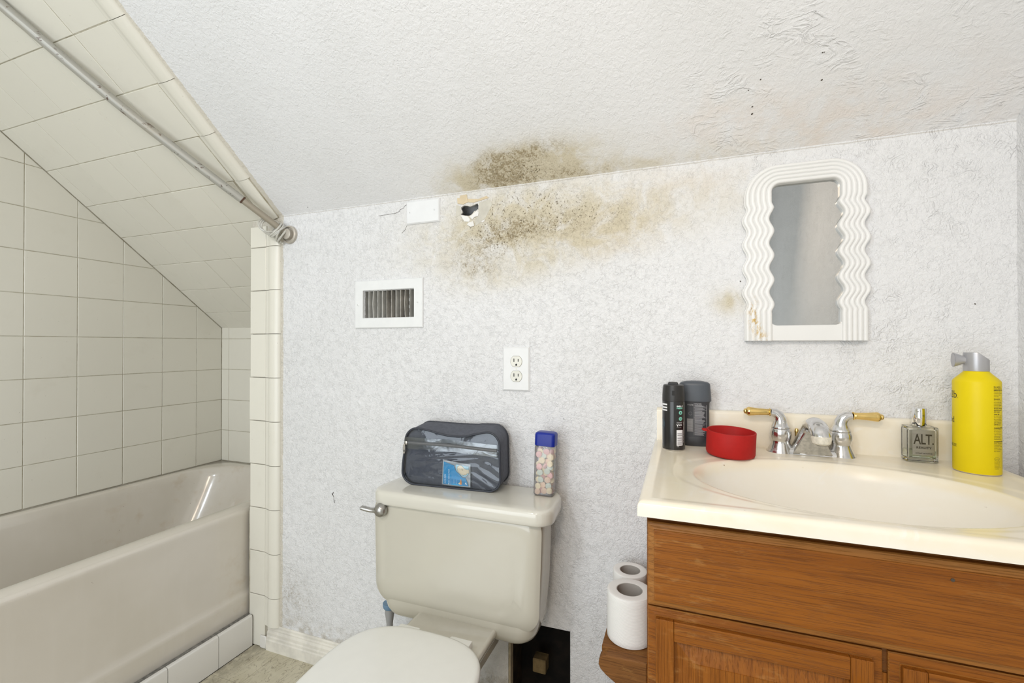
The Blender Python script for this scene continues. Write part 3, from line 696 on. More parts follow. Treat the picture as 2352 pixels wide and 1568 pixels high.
# ------------------------------------------------------------------ toilet
M_porc = simple('almond_porcelain', (0.56, 0.535, 0.455), 0.16, var=0.015, scale=4, coat=0.5)
toi = thing('toilet', 'almond two-piece toilet with its seat lid closed against the back wall', 'toilet', (-0.545, 0.95, FLZ))
tcx = -0.551
def ssec(cx, hx, y0, y1, r, z, n=8, taper=0.0):
    cyy = (y0+y1)/2; pts = rrect(cx, cyy, hx, (y1-y0)/2, r, n); out = []
    for px, py in pts:
        f = (py-y0)/(y1-y0); out.append((cx+(px-cx)*(1+taper*f), py, z))
    return out
b = B(); rg = []
for z, hx, yf, r in ((-0.402, 0.229, 1.046, 0.045), (-0.43, 0.2365, 1.040, 0.048), (-0.50, 0.236, 1.036, 0.050), (-0.60, 0.2315, 1.032, 0.050), (-0.655, 0.2265, 1.029, 0.050), (-0.690, 0.2225, 1.0290, 0.050), (-0.708, 0.2185, 1.0310, 0.050), (-0.7220, 0.2110, 1.0370, 0.048), (-0.7310, 0.2010, 1.0470, 0.040), (-0.7350, 0.187, 1.061, 0.03), (-0.7365, 0.17, 1.078, 0.02)):
    rg.append(ssec(tcx, hx, yf, 1.186 if z > -0.70 else 1.18, r, z, 8, -0.02))
loft(b, rg); 
part('tank', b, M_porc, toi, angle=70)
# raised front panel of the tank
b = B()
def panel(h, ins, rr_):
    pts = rrect(tcx-0.002, -0.548, 0.203-ins, 0.117-ins, rr_, 10); out = []
    for px, pz in pts:
        f = (pz+0.665)/0.234; hw = 1.035+0.0*f
        zz = pz; base = 1.0295 if zz > -0.62 else 1.0270
        out.append((tcx+(px-tcx)*(1.0+0.03*f), base-h, zz))
    return out
loft(b, [panel(-0.012, -0.030, 0.05), panel(-0.0055, -0.022, 0.048), panel(-0.0012, -0.013, 0.045), panel(0.0012, -0.005, 0.042), panel(0.0026, 0.004, 0.040), panel(0.0032, 0.014, 0.036), panel(0.0033, 0.03, 0.03)]); part('tank_front_panel', b, M_porc, toi, angle=80)
b = B(); rg = []
for z, ins in ((-0.428, 0.010), (-0.4275, 0.003), (-0.424, 0.0005), (-0.416, 0.0), (-0.402, 0.0), (-0.396, 0.0015), (-0.392, 0.005), (-0.3902, 0.010), (-0.3895, 0.03)):
    rg.append(ssec(-0.5405, 0.2575-ins, 1.016+ins, 1.190-ins*0.3, 0.048-min(ins, 0.02), z, 10, -0.05))
loft(b, rg); part('tank_lid', b, simple('almond_lid_lit', (0.66, 0.64, 0.565), 0.15, var=0.015, scale=4, coat=0.5), toi, angle=60)  # tank porcelain paled: light falling from above put into the lid's colour
M_lev = simple('dull_nickel', (0.36, 0.35, 0.33), 0.30, 0.9, var=0.15)
b = B(); lv = (-0.755, 1.030, -0.4405)
lathe(b, [(0.010, 0.0), (0.0105, -0.004), (0.0172, -0.008), (0.0185, -0.013), (0.017, -0.020), (0.0125, -0.026), (0.006, -0.0285), (0, -0.029)], lv, 28, 'y'); lev = part('flush_lever', b, M_lev, toi, angle=50)
b = B(); tube(b, [(-0.757, 1.014, -0.4405), (-0.772, 1.012, -0.4415), (-0.783, 1.008, -0.441), (-0.797, 1.004, -0.4375), (-0.806, 1.002, -0.4355), (-0.8085, 1.002, -0.435)], [0.013, 0.0095, 0.0085, 0.0088, 0.0080, 0.004], 16, flat=0.7); part('lever_arm', b, M_lev, lev)
# bowl, deck and lid
M_bowl = simple('almond_bowl', (0.58, 0.555, 0.48), 0.15, var=0.02, coat=0.5)
def bowl_ring(z, sc, ysh=0.0):
    pts = []
    for i in range(48):
        a = 2*pi*i/48; x = -0.550+0.178*sc*math.copysign(abs(cos(a))**0.85, cos(a)); s_ = sin(a)
        y = 0.70+ysh+(0.235 if s_ > 0 else 0.30)*sc*math.copysign(abs(s_)**0.9, s_); pts.append((x, y, z))
    return pts
b = B(); loft(b, [bowl_ring(FLZ+0.001, 0.62, 0.03), bowl_ring(FLZ+0.04, 0.60, 0.03), bowl_ring(-0.90, 0.62, 0.02), bowl_ring(-0.80, 0.80, 0.01), bowl_ring(-0.73, 0.95), bowl_ring(-0.712, 0.97), bowl_ring(-0.702, 0.965), bowl_ring(-0.700, 0.95)]); part('bowl', b, M_bowl, toi, angle=60)
b = B(); rg = []
for z, ins in ((-0.80, 0.06), (-0.75, 0.03), (-0.722, 0.006), (-0.708, 0.0), (-0.700, 0.001), (-0.6975, 0.003), (-0.6965, 0.008)):
    rg.append(ssec(-0.536, 0.111-ins, 0.86+ins, 1.040-ins*.4, 0.014-min(ins,.009), z, 6))
loft(b, rg); part('deck', b, M_bowl, toi, angle=60)
b = B(); box(b, -0.62, -0.47, 1.02, 1.165, -0.82, -0.755, 0.012); part('tank_shelf', b, M_bowl, toi)
b = B(); box(b, -0.60, -0.50, 1.06, 1.16, -0.753, -0.7365, 0.004); part('tank_gasket', b, simple('black_rubber', (0.02, 0.02, 0.02), 0.7), toi)
M_seat = simple('bone_seat_plastic', (0.80, 0.80, 0.755), 0.28, var=0.01, coat=0.2)
def seat_ring(z, ins):
    pts = []; cxs = -0.549
    n = 72
    for i in range(n):
        a = 2*pi*i/n; c_, s_ = cos(a), sin(a)
        if s_ > 0: x = math.copysign(abs(c_)**0.68, c_)*(0.173-ins); y = 0.755+abs(s_)**0.68*(0.172-ins)
        else: x = math.copysign(abs(c_)**0.95, c_)*(0.172-ins); y = 0.755-abs(s_)**0.95*(0.285-ins)
        # the back narrows towards the hinges
        
        pts.append((cxs+x+0.0, y, z))
    return pts
b = B(); loft(b, [seat_ring(-0.6995, 0.010), seat_ring(-0.697, 0.004), seat_ring(-0.687, 0.004), seat_ring(-0.684, 0.008)]); part('seat', b, M_seat, toi, angle=50)
b = B(); loft(b, [seat_ring(-0.683, 0.006), seat_ring(-0.680, 0.001), seat_ring(-0.672, 0.0), seat_ring(-0.6665, 0.002), seat_ring(-0.6640, 0.007), seat_ring(-0.6630, 0.014), seat_ring(-0.6615, 0.06), seat_ring(-0.661, 0.12)]); part('seat_lid', b, M_seat, toi, angle=50)
for sx in (-0.612, -0.475):
    b = B(); box(b, sx-0.028, sx+0.028, 0.914, 0.942, -0.692, -0.6735, 0.004, 2); part('hinge_block', b, M_seat, toi)
sv = thing('water_supply_line', 'blue-grey plastic supply nut hanging below the left end of the tank', 'supply line', (-0.775, 1.085, -0.76))
b = B(); lathe(b, [(0.019, 0.0), (0.019, -0.010), (0.015, -0.016)], (-0.775, 1.085, -0.727), 12, 'z'); part('collar', b, simple('blue_plastic', (0.16, 0.27, 0.40), 0.5), sv)
b = B(); lathe(b, [(0.014, 0.0), (0.0125, -0.02), (0.009, -0.045), (0.009, -0.06)], (-0.775, 1.085, -0.740), 14, 'z'); part('nut', b, simple('grey_plastic_nut', (0.33, 0.33, 0.33), 0.5), sv)
b = B(); tube(b, [(-0.775, 1.085, -0.78), (-0.776, 1.087, -0.85), (-0.785, 1.12, -0.93), (-0.79, 1.16, -0.95), (-0.79, D-0.0005, -0.95)], 0.006, 10); part('hose', b, simple('braided_hose', (0.4, 0.4, 0.4), 0.4, 0.6, bump=0.001), sv)

# ------------------------------------------------------------------ vanity cabinet
CY = 0.750      # face of the cabinet box
vx0, vx1 = -0.052, 0.560
van = thing('vanity_cabinet', 'oak vanity cabinet with raised-panel doors under the sink top', 'cabinet', (0.25, 0.95, FLZ))
def panel_part(nm, mat, *a):
    b = B(); box(b, *a, 0.0008); part(nm, b, mat, van, smooth=False)
panel_part('side_panel', M_oakz, vx0, vx0+0.016, CY+0.018, 1.200, FLZ+0.0005, -0.262); panel_part('side_panel', M_oakz, vx1-0.016, vx1, CY+0.018, 1.200, FLZ+0.0005, -0.262)
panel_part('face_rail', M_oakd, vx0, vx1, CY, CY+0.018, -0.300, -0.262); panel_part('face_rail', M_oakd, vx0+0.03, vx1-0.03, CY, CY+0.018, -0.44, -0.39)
panel_part('face_stile', M_oakz, vx0, vx0+0.03, CY, CY+0.018, FLZ+0.09, -0.3005); panel_part('face_stile', M_oakz, vx1-0.03, vx1, CY, CY+0.018, FLZ+0.09, -0.3005); panel_part('face_stile', M_oakz, 0.235, 0.275, CY, CY+0.018, FLZ+0.09, -0.441)
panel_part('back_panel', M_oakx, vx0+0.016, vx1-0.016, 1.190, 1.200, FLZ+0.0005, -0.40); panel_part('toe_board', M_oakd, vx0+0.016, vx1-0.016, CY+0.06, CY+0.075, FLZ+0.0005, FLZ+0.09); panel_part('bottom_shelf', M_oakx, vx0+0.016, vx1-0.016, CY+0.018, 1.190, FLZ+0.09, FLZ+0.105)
DF = 0.735      # front of drawer face and doors
def framed(bm, x0, x1, z0, z1, yb, yf, edge=0.009, lip=0.0035):
    """slab with a thumbnail moulded edge"""
    def q(i, y): return [(x0+i, y, z0+i), (x1-i, y, z0+i), (x1-i, y, z1-i), (x0+i, y, z1-i)]
    loft(bm, [q(0, yb), q(0, yf+lip*2.0), q(0.0012, yf+lip*1.3), q(edge*0.75, yf+lip*0.9), q(edge*0.95, yf+lip*0.75), q(edge, yf+0.0002), q(edge+0.002, yf)])
    bm.faces.ensure_lookup_table(); bm.normal_update()
    for f in bm.faces:
        n_ = f.normal
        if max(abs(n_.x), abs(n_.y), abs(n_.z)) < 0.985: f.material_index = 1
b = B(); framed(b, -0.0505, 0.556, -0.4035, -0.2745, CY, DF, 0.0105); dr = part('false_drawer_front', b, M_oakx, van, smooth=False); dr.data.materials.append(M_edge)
b = B(); lathe(b, [(0.0022, 0), (0.0022, -0.0006), (0, -0.0006)], (0.321, DF, -0.297), 12, 'y'); part('knot', b, M_ink, dr)
M_brass = simple('brass', (0.80, 0.58, 0.22), 0.16, 1.0, var=0.08)
def door(x0, x1, z0, z1, knob_x):
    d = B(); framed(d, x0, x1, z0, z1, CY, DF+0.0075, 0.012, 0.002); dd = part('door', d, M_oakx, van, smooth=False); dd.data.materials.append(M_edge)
    w_ = 0.0385
    yb = DF+0.0075
    def rail(a0, a1, c0, c1, mat, nm):
        r = B(); box(r, a0, a1, DF-0.0005, yb+0.001, c0, c1, 0.0008); part(nm, r, mat, dd, smooth=False)
    e = 0.0125
    rail(x0+e, x0+w_, z0+e, z1-e, M_oakz, 'stile'); rail(x1-w_, x1-e, z0+e, z1-e, M_oakz, 'stile')
    rail(x0+w_+0.0004, x1-w_-0.0004, z1-w_-0.004, z1-e, M_oakx, 'rail'); rail(x0+w_+0.0004, x1-w_-0.0004, z0+e, z0+w_, M_oakx, 'rail')
    p = B(); px0, px1, pz0, pz1 = x0+w_, x1-w_, z0+w_, z1-w_-0.004
    def q(i, y): return [(px0+i, y, pz0+i), (px1-i, y, pz0+i), (px1-i, y, pz1-i), (px0+i, y, pz1-i)]
    loft(p, [q(0.0005, yb+0.001), q(0.0005, yb-0.0004), q(0.004, yb-0.0004), q(0.027, yb-0.0055), q(0.0275, yb-0.0065)]); part('raised_panel', p, M_oakz, dd, smooth=False)
    if knob_x:
        kb = B(); lathe(kb, [(0.006, 0.0), (0.0045, -0.004), (0.004, -0.010), (0.0085, -0.014), (0.0105, -0.019), (0.008, -0.024), (0, -0.026)], (knob_x, DF, -0.4635), 24, 'y'); part('knob', kb, M_brass, dd)
door(-0.0505, 0.2515, -0.96, -0.4085, 0.2265)
door(0.2575, 0.556, -0.96, -0.4085, 0.285)
# wooden paper holder on the side of the cabinet
hol = thing('wooden_paper_holder', 'worn wooden bracket holding spare rolls on the side of the vanity', 'paper holder', (-0.06, 1.05, -0.72))
b = B(); box(b, -0.0598, vx0-0.0005, 0.962, 1.192, -0.76, -0.600, 0.002); part('back_board', b, M_worn, hol)
def arm(y0_, y1_):
    b = B(); pr = [(-0.067, -0.645), (-0.148, -0.648), (-0.1585, -0.652), (-0.1640, -0.660), (-0.1650, -0.670), (-0.1610, -0.679), (-0.150, -0.689), (-0.125, -0.705), (-0.105, -0.725), (-0.090, -0.750), (-0.067, -0.755)]
    prism(b, pr, (0, y1_, 0), (1, 0, 0), (0, 0, 1), (0, -1, 0), y1_-y0_, 0.002); part('arm', b, M_worn, hol, smooth=False)
arm(0.960, 0.985); arm(1.172, 1.192)
b = B(); box(b, -0.162, -0.068, 0.9855, 1.1715, -0.657, -0.6455, 0.001); part('shelf_slat', b, M_worn, hol)
def paper_mat():
    k = NT('ribbed_tissue'); P = k.pos(); wv = k.math('SINE', k.mul(k.z, 2*pi/0.0025))
    k.set(Base_Color=k.mix(k.noise(40, 2, 0.5, 0, P), (0.90, 0.89, 0.87), (0.87, 0.86, 0.84)), Roughness=0.9)
    k.b.inputs['Subsurface Weight'].default_value = 0.0
    k.bump(k.mul(wv, 1.0), 0.00014, 0.8); return k.m
M_tissue = paper_mat(); M_card = simple('grey_card_core', (0.42, 0.39, 0.36), 0.9, var=0.06)
def roll(label, cx_, cy_, z0, r, h, ri, tilt=(0, 0, 0)):
    t = thing('toilet_paper_roll', label, 'toilet paper', (cx_, cy_, z0), rot=tilt, group='paper rolls on the wooden bracket')
    b = B(); pr = [(ri+0.0008, 0), (r-0.003, 0), (r, 0.003)]+[(r, 0.003+(h-0.007)*i/10) for i in range(1, 11)]+[(r-0.001, h-0.001), (r-0.004, h), (ri+0.0008, h-0.001)]
    R = lathe(b, pr, (0, 0, 0), 56, cap=False); n = len(R[0])
    for i in range(n): b.faces.new((R[-1][i], R[-1][(i+1) % n], R[0][(i+1) % n], R[0][i]))
    part('paper', b, M_tissue, t, local=True, angle=50)
    b = B(); lathe(b, [(ri+0.0006, 0.0005), (ri+0.0006, h-0.0015), (ri-0.0006, h-0.0015), (ri-0.0006, 0.0005)], (0, 0, 0), 48, cap=False); part('core', b, M_card, t, local=True)
    return t
r1 = roll('front toilet paper roll standing upright on the wooden bracket', -0.1092, 1.0365, -0.6450, 0.0485, 0.105, 0.0275)
b = B(); loft(b, [[(-0.0485*cos(a)*1.0, -0.0485*sin(a), z) for z in (0.001, 0.06)] for a in [0.1*i-0.5 for i in range(8)]]+[[(-0.055, 0.028, 0.001), (-0.051, 0.022, 0.045)]], False, False, closed=False)
part('loose_sheet', b, M_tissue, r1, local=True)
roll('rear toilet paper roll behind the front one, beside the back wall', -0.118, 1.1315, -0.6450, 0.0405, 0.103, 0.0235)

# ------------------------------------------------------------------ sink top
def marble():
    k = NT('cultured_marble'); P = k.pos()
    n = k.noise(7, 5, 0.6, 1.8, k.scaled(P, (1, 0.45, 1))); c = k.mix(k.ramp(n, 0.40, 0.75), (0.87, 0.79, 0.635), (0.89, 0.835, 0.72))
    n2 = k.noise(16, 4, 0.6, 2.2, k.scaled(P, (1, 0.4, 1))); c = k.mix(k.mul(k.ramp(n2, 0.60, 0.72), 0.35), c, (0.91, 0.89, 0.84))
    yel = k.add(k.add(k.gauss(0.50, 1.0, 0.10, 0.10, 0, k.x, k.y), k.gauss(0.42, 0.80, 0.10, 0.035, 0, k.x, k.y)), k.gauss(-0.01, 0.90, 0.02, 0.2, 0, k.x, k.y))
    c = k.mix(k.mul(yel, 0.4), c, (0.80, 0.70, 0.44))
    sp = k.ramp(k.noise(90, 2, 0.5, 0, P), 0.78, 0.80); c = k.mix(k.mul(sp, 0.5), c, (0.4, 0.25, 0.12))
    bowl = k.ramp(k.z, H-0.245, H-0.262); c = k.mix(k.mul(bowl, 0.55), c, (0.85, 0.83, 0.78))
    k.set(Base_Color=c, Roughness=0.24); k.b.inputs['Coat Weight'].default_value = 0.15; k.b.inputs['Coat Roughness'].default_value = 0.08
    k.bump(k.noise(14, 3, 0.5, 0, P), 0.0008, 0.5); return k.m
M_marb = marble()
top = thing('vanity_sink_top', 'cream cultured marble sink top with an oval basin, set on the oak vanity', 'sink', (0.255, 0.955, -0.259))
TX0, TX1, TY0, TY1, TZ = -0.063, 0.575, 0.709, 1.205, -0.236
def top_z(x, y):
    z = 0.0
    e = min(y-TY0, x-TX0, TX1-x)
    z += 0.0022*(1-min(1, max(0, (e-0.016)/0.016))**2*(3-2*min(1, max(0, (e-0.016)/0.016))))
    rg_ = sqrt(((x-0.255)/0.276)**2+((y-0.918)/0.183)**2); t = min(1, max(0, (1.01-rg_)/0.06)); z -= 0.0011*t*t*(3-2*t)
    r = sqrt(((x-0.255)/0.228)**2+((y-0.914)/0.162)**2)
    if r < 1.04:
        t = (1.04-r)/1.04; q_ = min(1, t/0.10); z -= 0.128*(1-(1-t)**2.4)*(q_*q_*(3-2*q_))**0.5
    R_ = 0.009
    if e < R_: z -= R_-sqrt(max(0, R_*R_-(R_-e)**2))
    return TZ+z
def axis(a0, a1, n, edge):
    e = [0, 0.0004, 0.0012, 0.0026, 0.0045, 0.0065, 0.009]
    a = [a0+q for q in e]+[a0+0.009+(a1-a0-0.018 if edge else a1-a0-0.009)*i/n for i in range(1, n)]
    return a+([a1-q for q in reversed(e)] if edge else [a1])
xs_, ys_ = axis(TX0, TX1, 220, True), axis(TY0, TY1, 190, False)
b = B(); V = [[b.verts.new((x, y, top_z(x, y))) for x in xs_] for y in ys_]
for j in range(len(ys_)-1):
    for i in range(len(xs_)-1): b.faces.new((V[j][i], V[j][i+1], V[j+1][i+1], V[j+1][i]))
rim = [V[0][i] for i in range(len(xs_))]+[V[j][-1] for j in range(1, len(ys_))]+[V[-1][i] for i in range(len(xs_)-2, -1, -1)]+[V[j][0] for j in range(len(ys_)-2, 0, -1)]
r2 = [b.verts.new((v.co.x, v.co.y, -0.2575)) for v in rim]
for i in range(len(rim)): b.faces.new((rim[i], rim[(i+1) % len(rim)], r2[(i+1) % len(rim)], r2[i]))
r3 = [b.verts.new((min(max(v.co.x, TX0+0.02), TX1-0.02), min(max(v.co.y, TY0+0.025), TY1), -0.2585)) for v in rim]
for i in range(len(rim)):
    try: b.faces.new((r2[i], r2[(i+1) % len(rim)], r3[(i+1) % len(rim)], r3[i]))
    except ValueError: pass
part('basin_top', b, M_marb, top, angle=50)
b = B(); pf = [(D-0.0005, TZ-0.004), (1.184, TZ-0.004), (1.1845, -0.163), (1.1865, -0.158), (1.191, -0.1560), (D-0.0005, -0.1560)]
loft(b, [[(-0.058, y, z) for y, z in pf], [(0.560, y, z) for y, z in pf]]); part('backsplash', b, M_marb, top, angle=50)
b = B(); lathe(b, [(0.024, 0.0), (0.024, 0.002), (0.018, 0.003), (0.017, 0.0), (0.0, -0.002)], (0.255, 0.914, -0.3645), 28); part('drain', b, simple('drain_chrome', (0.6, 0.6, 0.6), 0.2, 1.0), top)

# ------------------------------------------------------------------ faucet
def chrome_mat():
    k = NT('worn_chrome'); n = k.noise(60, 5, 0.7, 0.3, k.obj())
    k.set(Base_Color=k.mix(k.ramp(n, 0.4, 0.7), (0.66, 0.655, 0.65), (0.78, 0.775, 0.77)), Metallic=1.0, Roughness=k.add(0.17, k.mul(k.ramp(n, 0.5, 0.75), 0.22))); return k.m
M_chr = chrome_mat(); M_film = simple('limescale_chrome', (0.52, 0.50, 0.45), 0.45, 0.75, var=0.18, scale=120)
fau = thing('sink_faucet', 'worn chrome two-handle faucet with brass levers at the back of the sink', 'faucet', (0.262, 1.155, TZ))
fz = TZ-0.0005
b = B(); rg = []
for z, ins in ((0.0, 0.0), (0.003, 0.001), (0.008, 0.006), (0.012, 0.012)):
    rg.append([(p[0], p[1], fz+z) for p in rrect(0.262, 1.158, 0.084-ins, 0.0235-ins*.7, 0.022-ins*.7, 8)])
loft(b, rg); part('base_plate', b, M_chr, fau, angle=60)
def handle(hx, sgn):
    b = B(); lathe(b, [(0.0275, 0.0), (0.0262, 0.003), (0.0225, 0.011), (0.0190, 0.020), (0.0175, 0.0245), (0.0182, 0.0265), (0.0200, 0.031), (0.0213, 0.038), (0.0212, 0.045), (0.0195, 0.051), (0.0185, 0.0525)], (hx, 1.158, fz), 36, cap=True); hd = part('valve_body', b, M_chr, fau, angle=60)
    b = B(); lathe(b, [(0.0190, 0.0530), (0.0193, 0.0545), (0.0175, 0.0575), (0.0150, 0.062), (0.0132, 0.067)], (hx, 1.158, fz), 32)
    pts = [(hx, 1.158, fz+0.064), (hx+0.0005*sgn, 1.158, fz+0.072), (hx+0.004*sgn, 1.157, fz+0.080), (hx+0.011*sgn, 1.156, fz+0.0855), (hx+0.020*sgn, 1.155, fz+0.087)]
    tube(b, pts, [0.0138, 0.0126, 0.0114, 0.0098, 0.0080], 20); part('handle_neck', b, M_chr, fau, angle=70)
    b = B(); prof = [(0.0072, 0.020), (0.0086, 0.0205), (0.0086, 0.0225), (0.0066, 0.0235), (0.0073, 0.025), (0.0070, 0.028), (0.0079, 0.045), (0.0097, 0.060), (0.0101, 0.064), (0.0078, 0.0680), (0.0058, 0.0695), (0.0062, 0.0705), (0.0050, 0.0730), (0.0, 0.0745)]
    lathe(b, [(r_, sgn*h_) for r_, h_ in prof], (hx, 1.1545, fz+0.0870), 24, 'x'); part('brass_lever', b, M_brass, fau, angle=50)
handle(0.206, -1); handle(0.319, 1)
# spout: a wide triangular body running up and forward into a round nose
b = B()
def ring_el(c, u, v, a, bb, n=28, p=0.8):
    c, u, v = Vector(c), Vector(u).normalized(), Vector(v).normalized(); out = []
    for i in range(n):
        t = 2*pi*i/n; ca, sa = cos(t), sin(t); out.append(c+u*a*math.copysign(abs(ca)**p, ca)+v*bb*math.copysign(abs(sa)**p, sa))
    return out
loft(b, [ring_el((0.262, 1.156, fz+0.002), (1, 0, 0), (0, 1, 0), 0.041, 0.0235), ring_el((0.262, 1.154, fz+0.018), (1, 0, 0), (0, 1, 0.12), 0.0335, 0.0215), ring_el((0.262, 1.151, fz+0.036), (1, 0, 0), (0, 1, 0.25), 0.0262, 0.0205),
         ring_el((0.262, 1.145, fz+0.053), (1, 0, 0), (0, 1, 0.5), 0.0205, 0.0195, p=0.9), ring_el((0.262, 1.134, fz+0.065), (1, 0, 0), (0, 0.7, 0.8), 0.0185, 0.0165, p=1), ring_el((0.2625, 1.118, fz+0.0695), (1, 0, 0), (0, 0.25, 1), 0.0180, 0.0155, p=1),
         ring_el((0.263, 1.100, fz+0.0675), (1, 0, 0), (0, -0.15, 1), 0.0182, 0.0155, p=1), ring_el((0.2635, 1.086, fz+0.0615), (1, 0, 0), (0, -0.6, 1), 0.0184, 0.0150, p=1), ring_el((0.264, 1.078, fz+0.055), (1, 0, 0), (0, -1, 0.5), 0.0180, 0.0150, p=1), ring_el((0.264, 1.0765, fz+0.050), (1, 0, 0), (0, -1, 0.1), 0.0170, 0.0160, p=1)])
sp = part('spout', b, M_chr, fau, angle=80)
b = B(); lathe(b, [(0.0174, 0.006), (0.0180, 0.0), (0.0172, -0.003), (0.0164, -0.008), (0.0125, -0.011), (0.011, -0.0115)], (0.264, 1.0775, fz+0.0475), 28); ae = part('aerator', b, simple('limescaled_aerator', (0.74, 0.70, 0.60), 0.6, 0.1, var=0.15, scale=150), sp)
b = B(); lathe(b, [(0.010, -0.0118), (0.010, -0.0125)], (0.264, 1.0775, fz+0.0475), 20); part('aerator_screen', b, simple('dark_screen', (0.10, 0.09, 0.08), 0.6, 0.4), sp)
b = B(); loft(b, [[(0.262+s_*w_, 1.1315-h_*0.10+dy, fz+h_) for s_, w_, h_, dy in ((-1, 0.036, 0.004, 0), (1, 0.036, 0.004, 0), (1, 0.012, 0.052, 0.0), (-1, 0.012, 0.052, 0.0))], [(0.262+s_*w_, 1.150, fz+h_) for s_, w_, h_ in ((-1, 0.036, 0.004), (1, 0.036, 0.004), (1, 0.012, 0.052), (-1, 0.012, 0.052))]]); part('front_web', b, M_film, sp, smooth=False)
b = B(); lathe(b, [(0.0035, 0), (0.0035, 0.006), (0.0045, 0.010), (0.003, 0.016), (0, 0.017)], (0.241, 1.176, fz+0.034), 14); tube(b, [(0.241, 1.176, fz+0.01), (0.241, 1.176, fz+0.036)], 0.002, 8); part('lift_rod', b, M_brass, fau)

# ------------------------------------------------------------------ black body spray can
def wrap(bm, cx_, cy_, r, az0, zb, lift=0.0002):
    """bend flat lettering (x right, y up) round an upright cylinder; az0 = facing angle where x=0"""
    es = [e for e in bm.edges if e.calc_length() > 0.004]
    if es: bmesh.ops.subdivide_edges(bm, edges=es, cuts=3)
    for v in bm.verts:
        a = az0+v.co.x/r; z = zb+v.co.y; v.co = Vector((cx_+(r+lift)*sin(a), cy_-(r+lift)*cos(a), z))
    return bm
M_white = simple('white_print', (0.85, 0.85, 0.86), 0.5, var=0.01); M_green = simple('mint_print', (0.25, 0.68, 0.54), 0.5, var=0.02)
M_blk = simple('gloss_black_can', (0.012, 0.012, 0.012), 0.28, var=0.2, coat=0.3); M_blkc = simple('satin_black_cap', (0.020, 0.019, 0.018), 0.42, var=0.1)
ax, ay, ar = -0.0173, 1.100, 0.0245
can = thing('black_spray_can', 'tall black body spray can at the left end of the sink top', 'spray can', (ax, ay, TZ))
b = B(); lathe(b, [(0.0225, 0.0), (0.0243, 0.0008), (0.0245, 0.0022)], (ax, ay, TZ), 48); part('bottom_rim', b, simple('tin_rim', (0.6, 0.58, 0.55), 0.3, 0.9), can)
b = B(); lathe(b, [(0.0243, 0.0022), (0.0245, 0.004), (0.0245, 0.108), (0.0244, 0.1095)], (ax, ay, TZ), 56); body = part('can_body', b, M_blk, can, angle=60)
b = B(); lathe(b, [(0.0244, 0.1098), (0.0245, 0.111), (0.0244, 0.122), (0.0236, 0.135), (0.0222, 0.1455), (0.0205, 0.1465)], (ax, ay, TZ), 48); cap = part('cap', b, M_blkc, can, angle=50)
b = B(); prism(b, [(-0.011, -0.010), (0.011, -0.010), (0.009, 0.012), (-0.009, 0.012)], (ax-0.001, ay, TZ+0.1463), (1, 0, 0), (0, 1, 0), (0, 0, 1), 0.0058, 0.0015); part('spray_button', b, M_blkc, cap, smooth=False)
vaz = atan2(ax, ay)  # direction from eye to can; the side seen is turned to -vaz
view = -vaz*0 + (-ax/ay)   # facing angle of the middle of the visible side
b = B(); merge(b, wrap((lambda q: (box(q, -0.0030, 0.0030, 0.128, 0.1365, 0, 0.0001), q)[1])(B()), ax, ay, 0.0243, view, TZ)) if False else None
b = B()
q = B(); vs4 = [q.verts.new(p) for p in ((-0.0033, 0.124, 0), (0.0027, 0.124, 0), (0.0027, 0.1345, 0), (-0.0033, 0.1345, 0))]; q.faces.new(vs4)
for v in q.verts:
    a = view+v.co.x/0.0244; z = v.co.y; rr_ = 0.0246 if z < 0.128 else 0.0240; v.co = Vector((ax+rr_*sin(a), ay-rr_*cos(a), TZ+z))
part('nozzle_window', q, M_slot, cap)
def bar(x0_, x1_, y0_, y1_):
    q = B(); n = max(2, int((x1_-x0_)/0.0015)+1)
    for i in range(n):
        a0_ = x0_+(x1_-x0_)*i/n; a1_ = x0_+(x1_-x0_)*(i+1)/n
        q.faces.new([q.verts.new(p) for p in ((a0_, y0_, 0), (a1_, y0_, 0), (a1_, y1_, 0), (a0_, y1_, 0))])
    return q
def disc(cx_, cy_, r_, n=18, inner=None):
    q = B()
    if inner is None: q.faces.new([q.verts.new((cx_+r_*cos(2*pi*i/n), cy_+r_*sin(2*pi*i/n), 0)) for i in range(n)])
    else:
        A = [q.verts.new((cx_+r_*cos(2*pi*i/n), cy_+r_*sin(2*pi*i/n), 0)) for i in range(n)]; Bq = [q.verts.new((cx_+inner*cos(2*pi*i/n), cy_+inner*sin(2*pi*i/n), 0)) for i in range(n)]
        for i in range(n): q.faces.new((A[i], A[(i+1) % n], Bq[(i+1) % n], Bq[i]))
    return q
def moved(bm, dx=0, dy=0, rot=0):
    if rot:
        for v in bm.verts: v.co = Vector((v.co.x*cos(rot)-v.co.y*sin(rot), v.co.x*sin(rot)+v.co.y*cos(rot), v.co.z))
    bmesh.ops.translate(bm, verts=bm.verts, vec=(dx, dy, 0)); return bm
def decal(parts_, mat, owner, fn, name='lettering'):
    b = B()
    for p in parts_: merge(b, p)
    fn(b); return part(name, b, mat, owner, smooth=False)
fcan = lambda lift: (lambda b: wrap(b, ax, ay, 0.0245, view, TZ, lift))
E_ = [bar(-0.0300, -0.0145, 0.1010, 0.1045), bar(-0.0300, -0.0145, 0.0945, 0.0978), bar(-0.0300, -0.0145, 0.0885, 0.0915), bar(-0.0330, -0.0290, 0.0885, 0.1045)]
decal(E_, M_white, body, fcan(0.0002))
decal([moved(text_bm('SMELL F', 0.0042, bold=0.00022), 0.0065, 0.0985), ], M_white, body, fcan(0.0002))
decal([moved(text_bm('FRESH', 0.0046, bold=0.00022, spacing=1.15), 0.0065, 0.0940)], M_green, body, fcan(0.0002))
for zz in (0.0855, 0.0720): decal([disc(0.0155, zz, 0.0042)], M_green, body, fcan(0.0002), 'emblem')
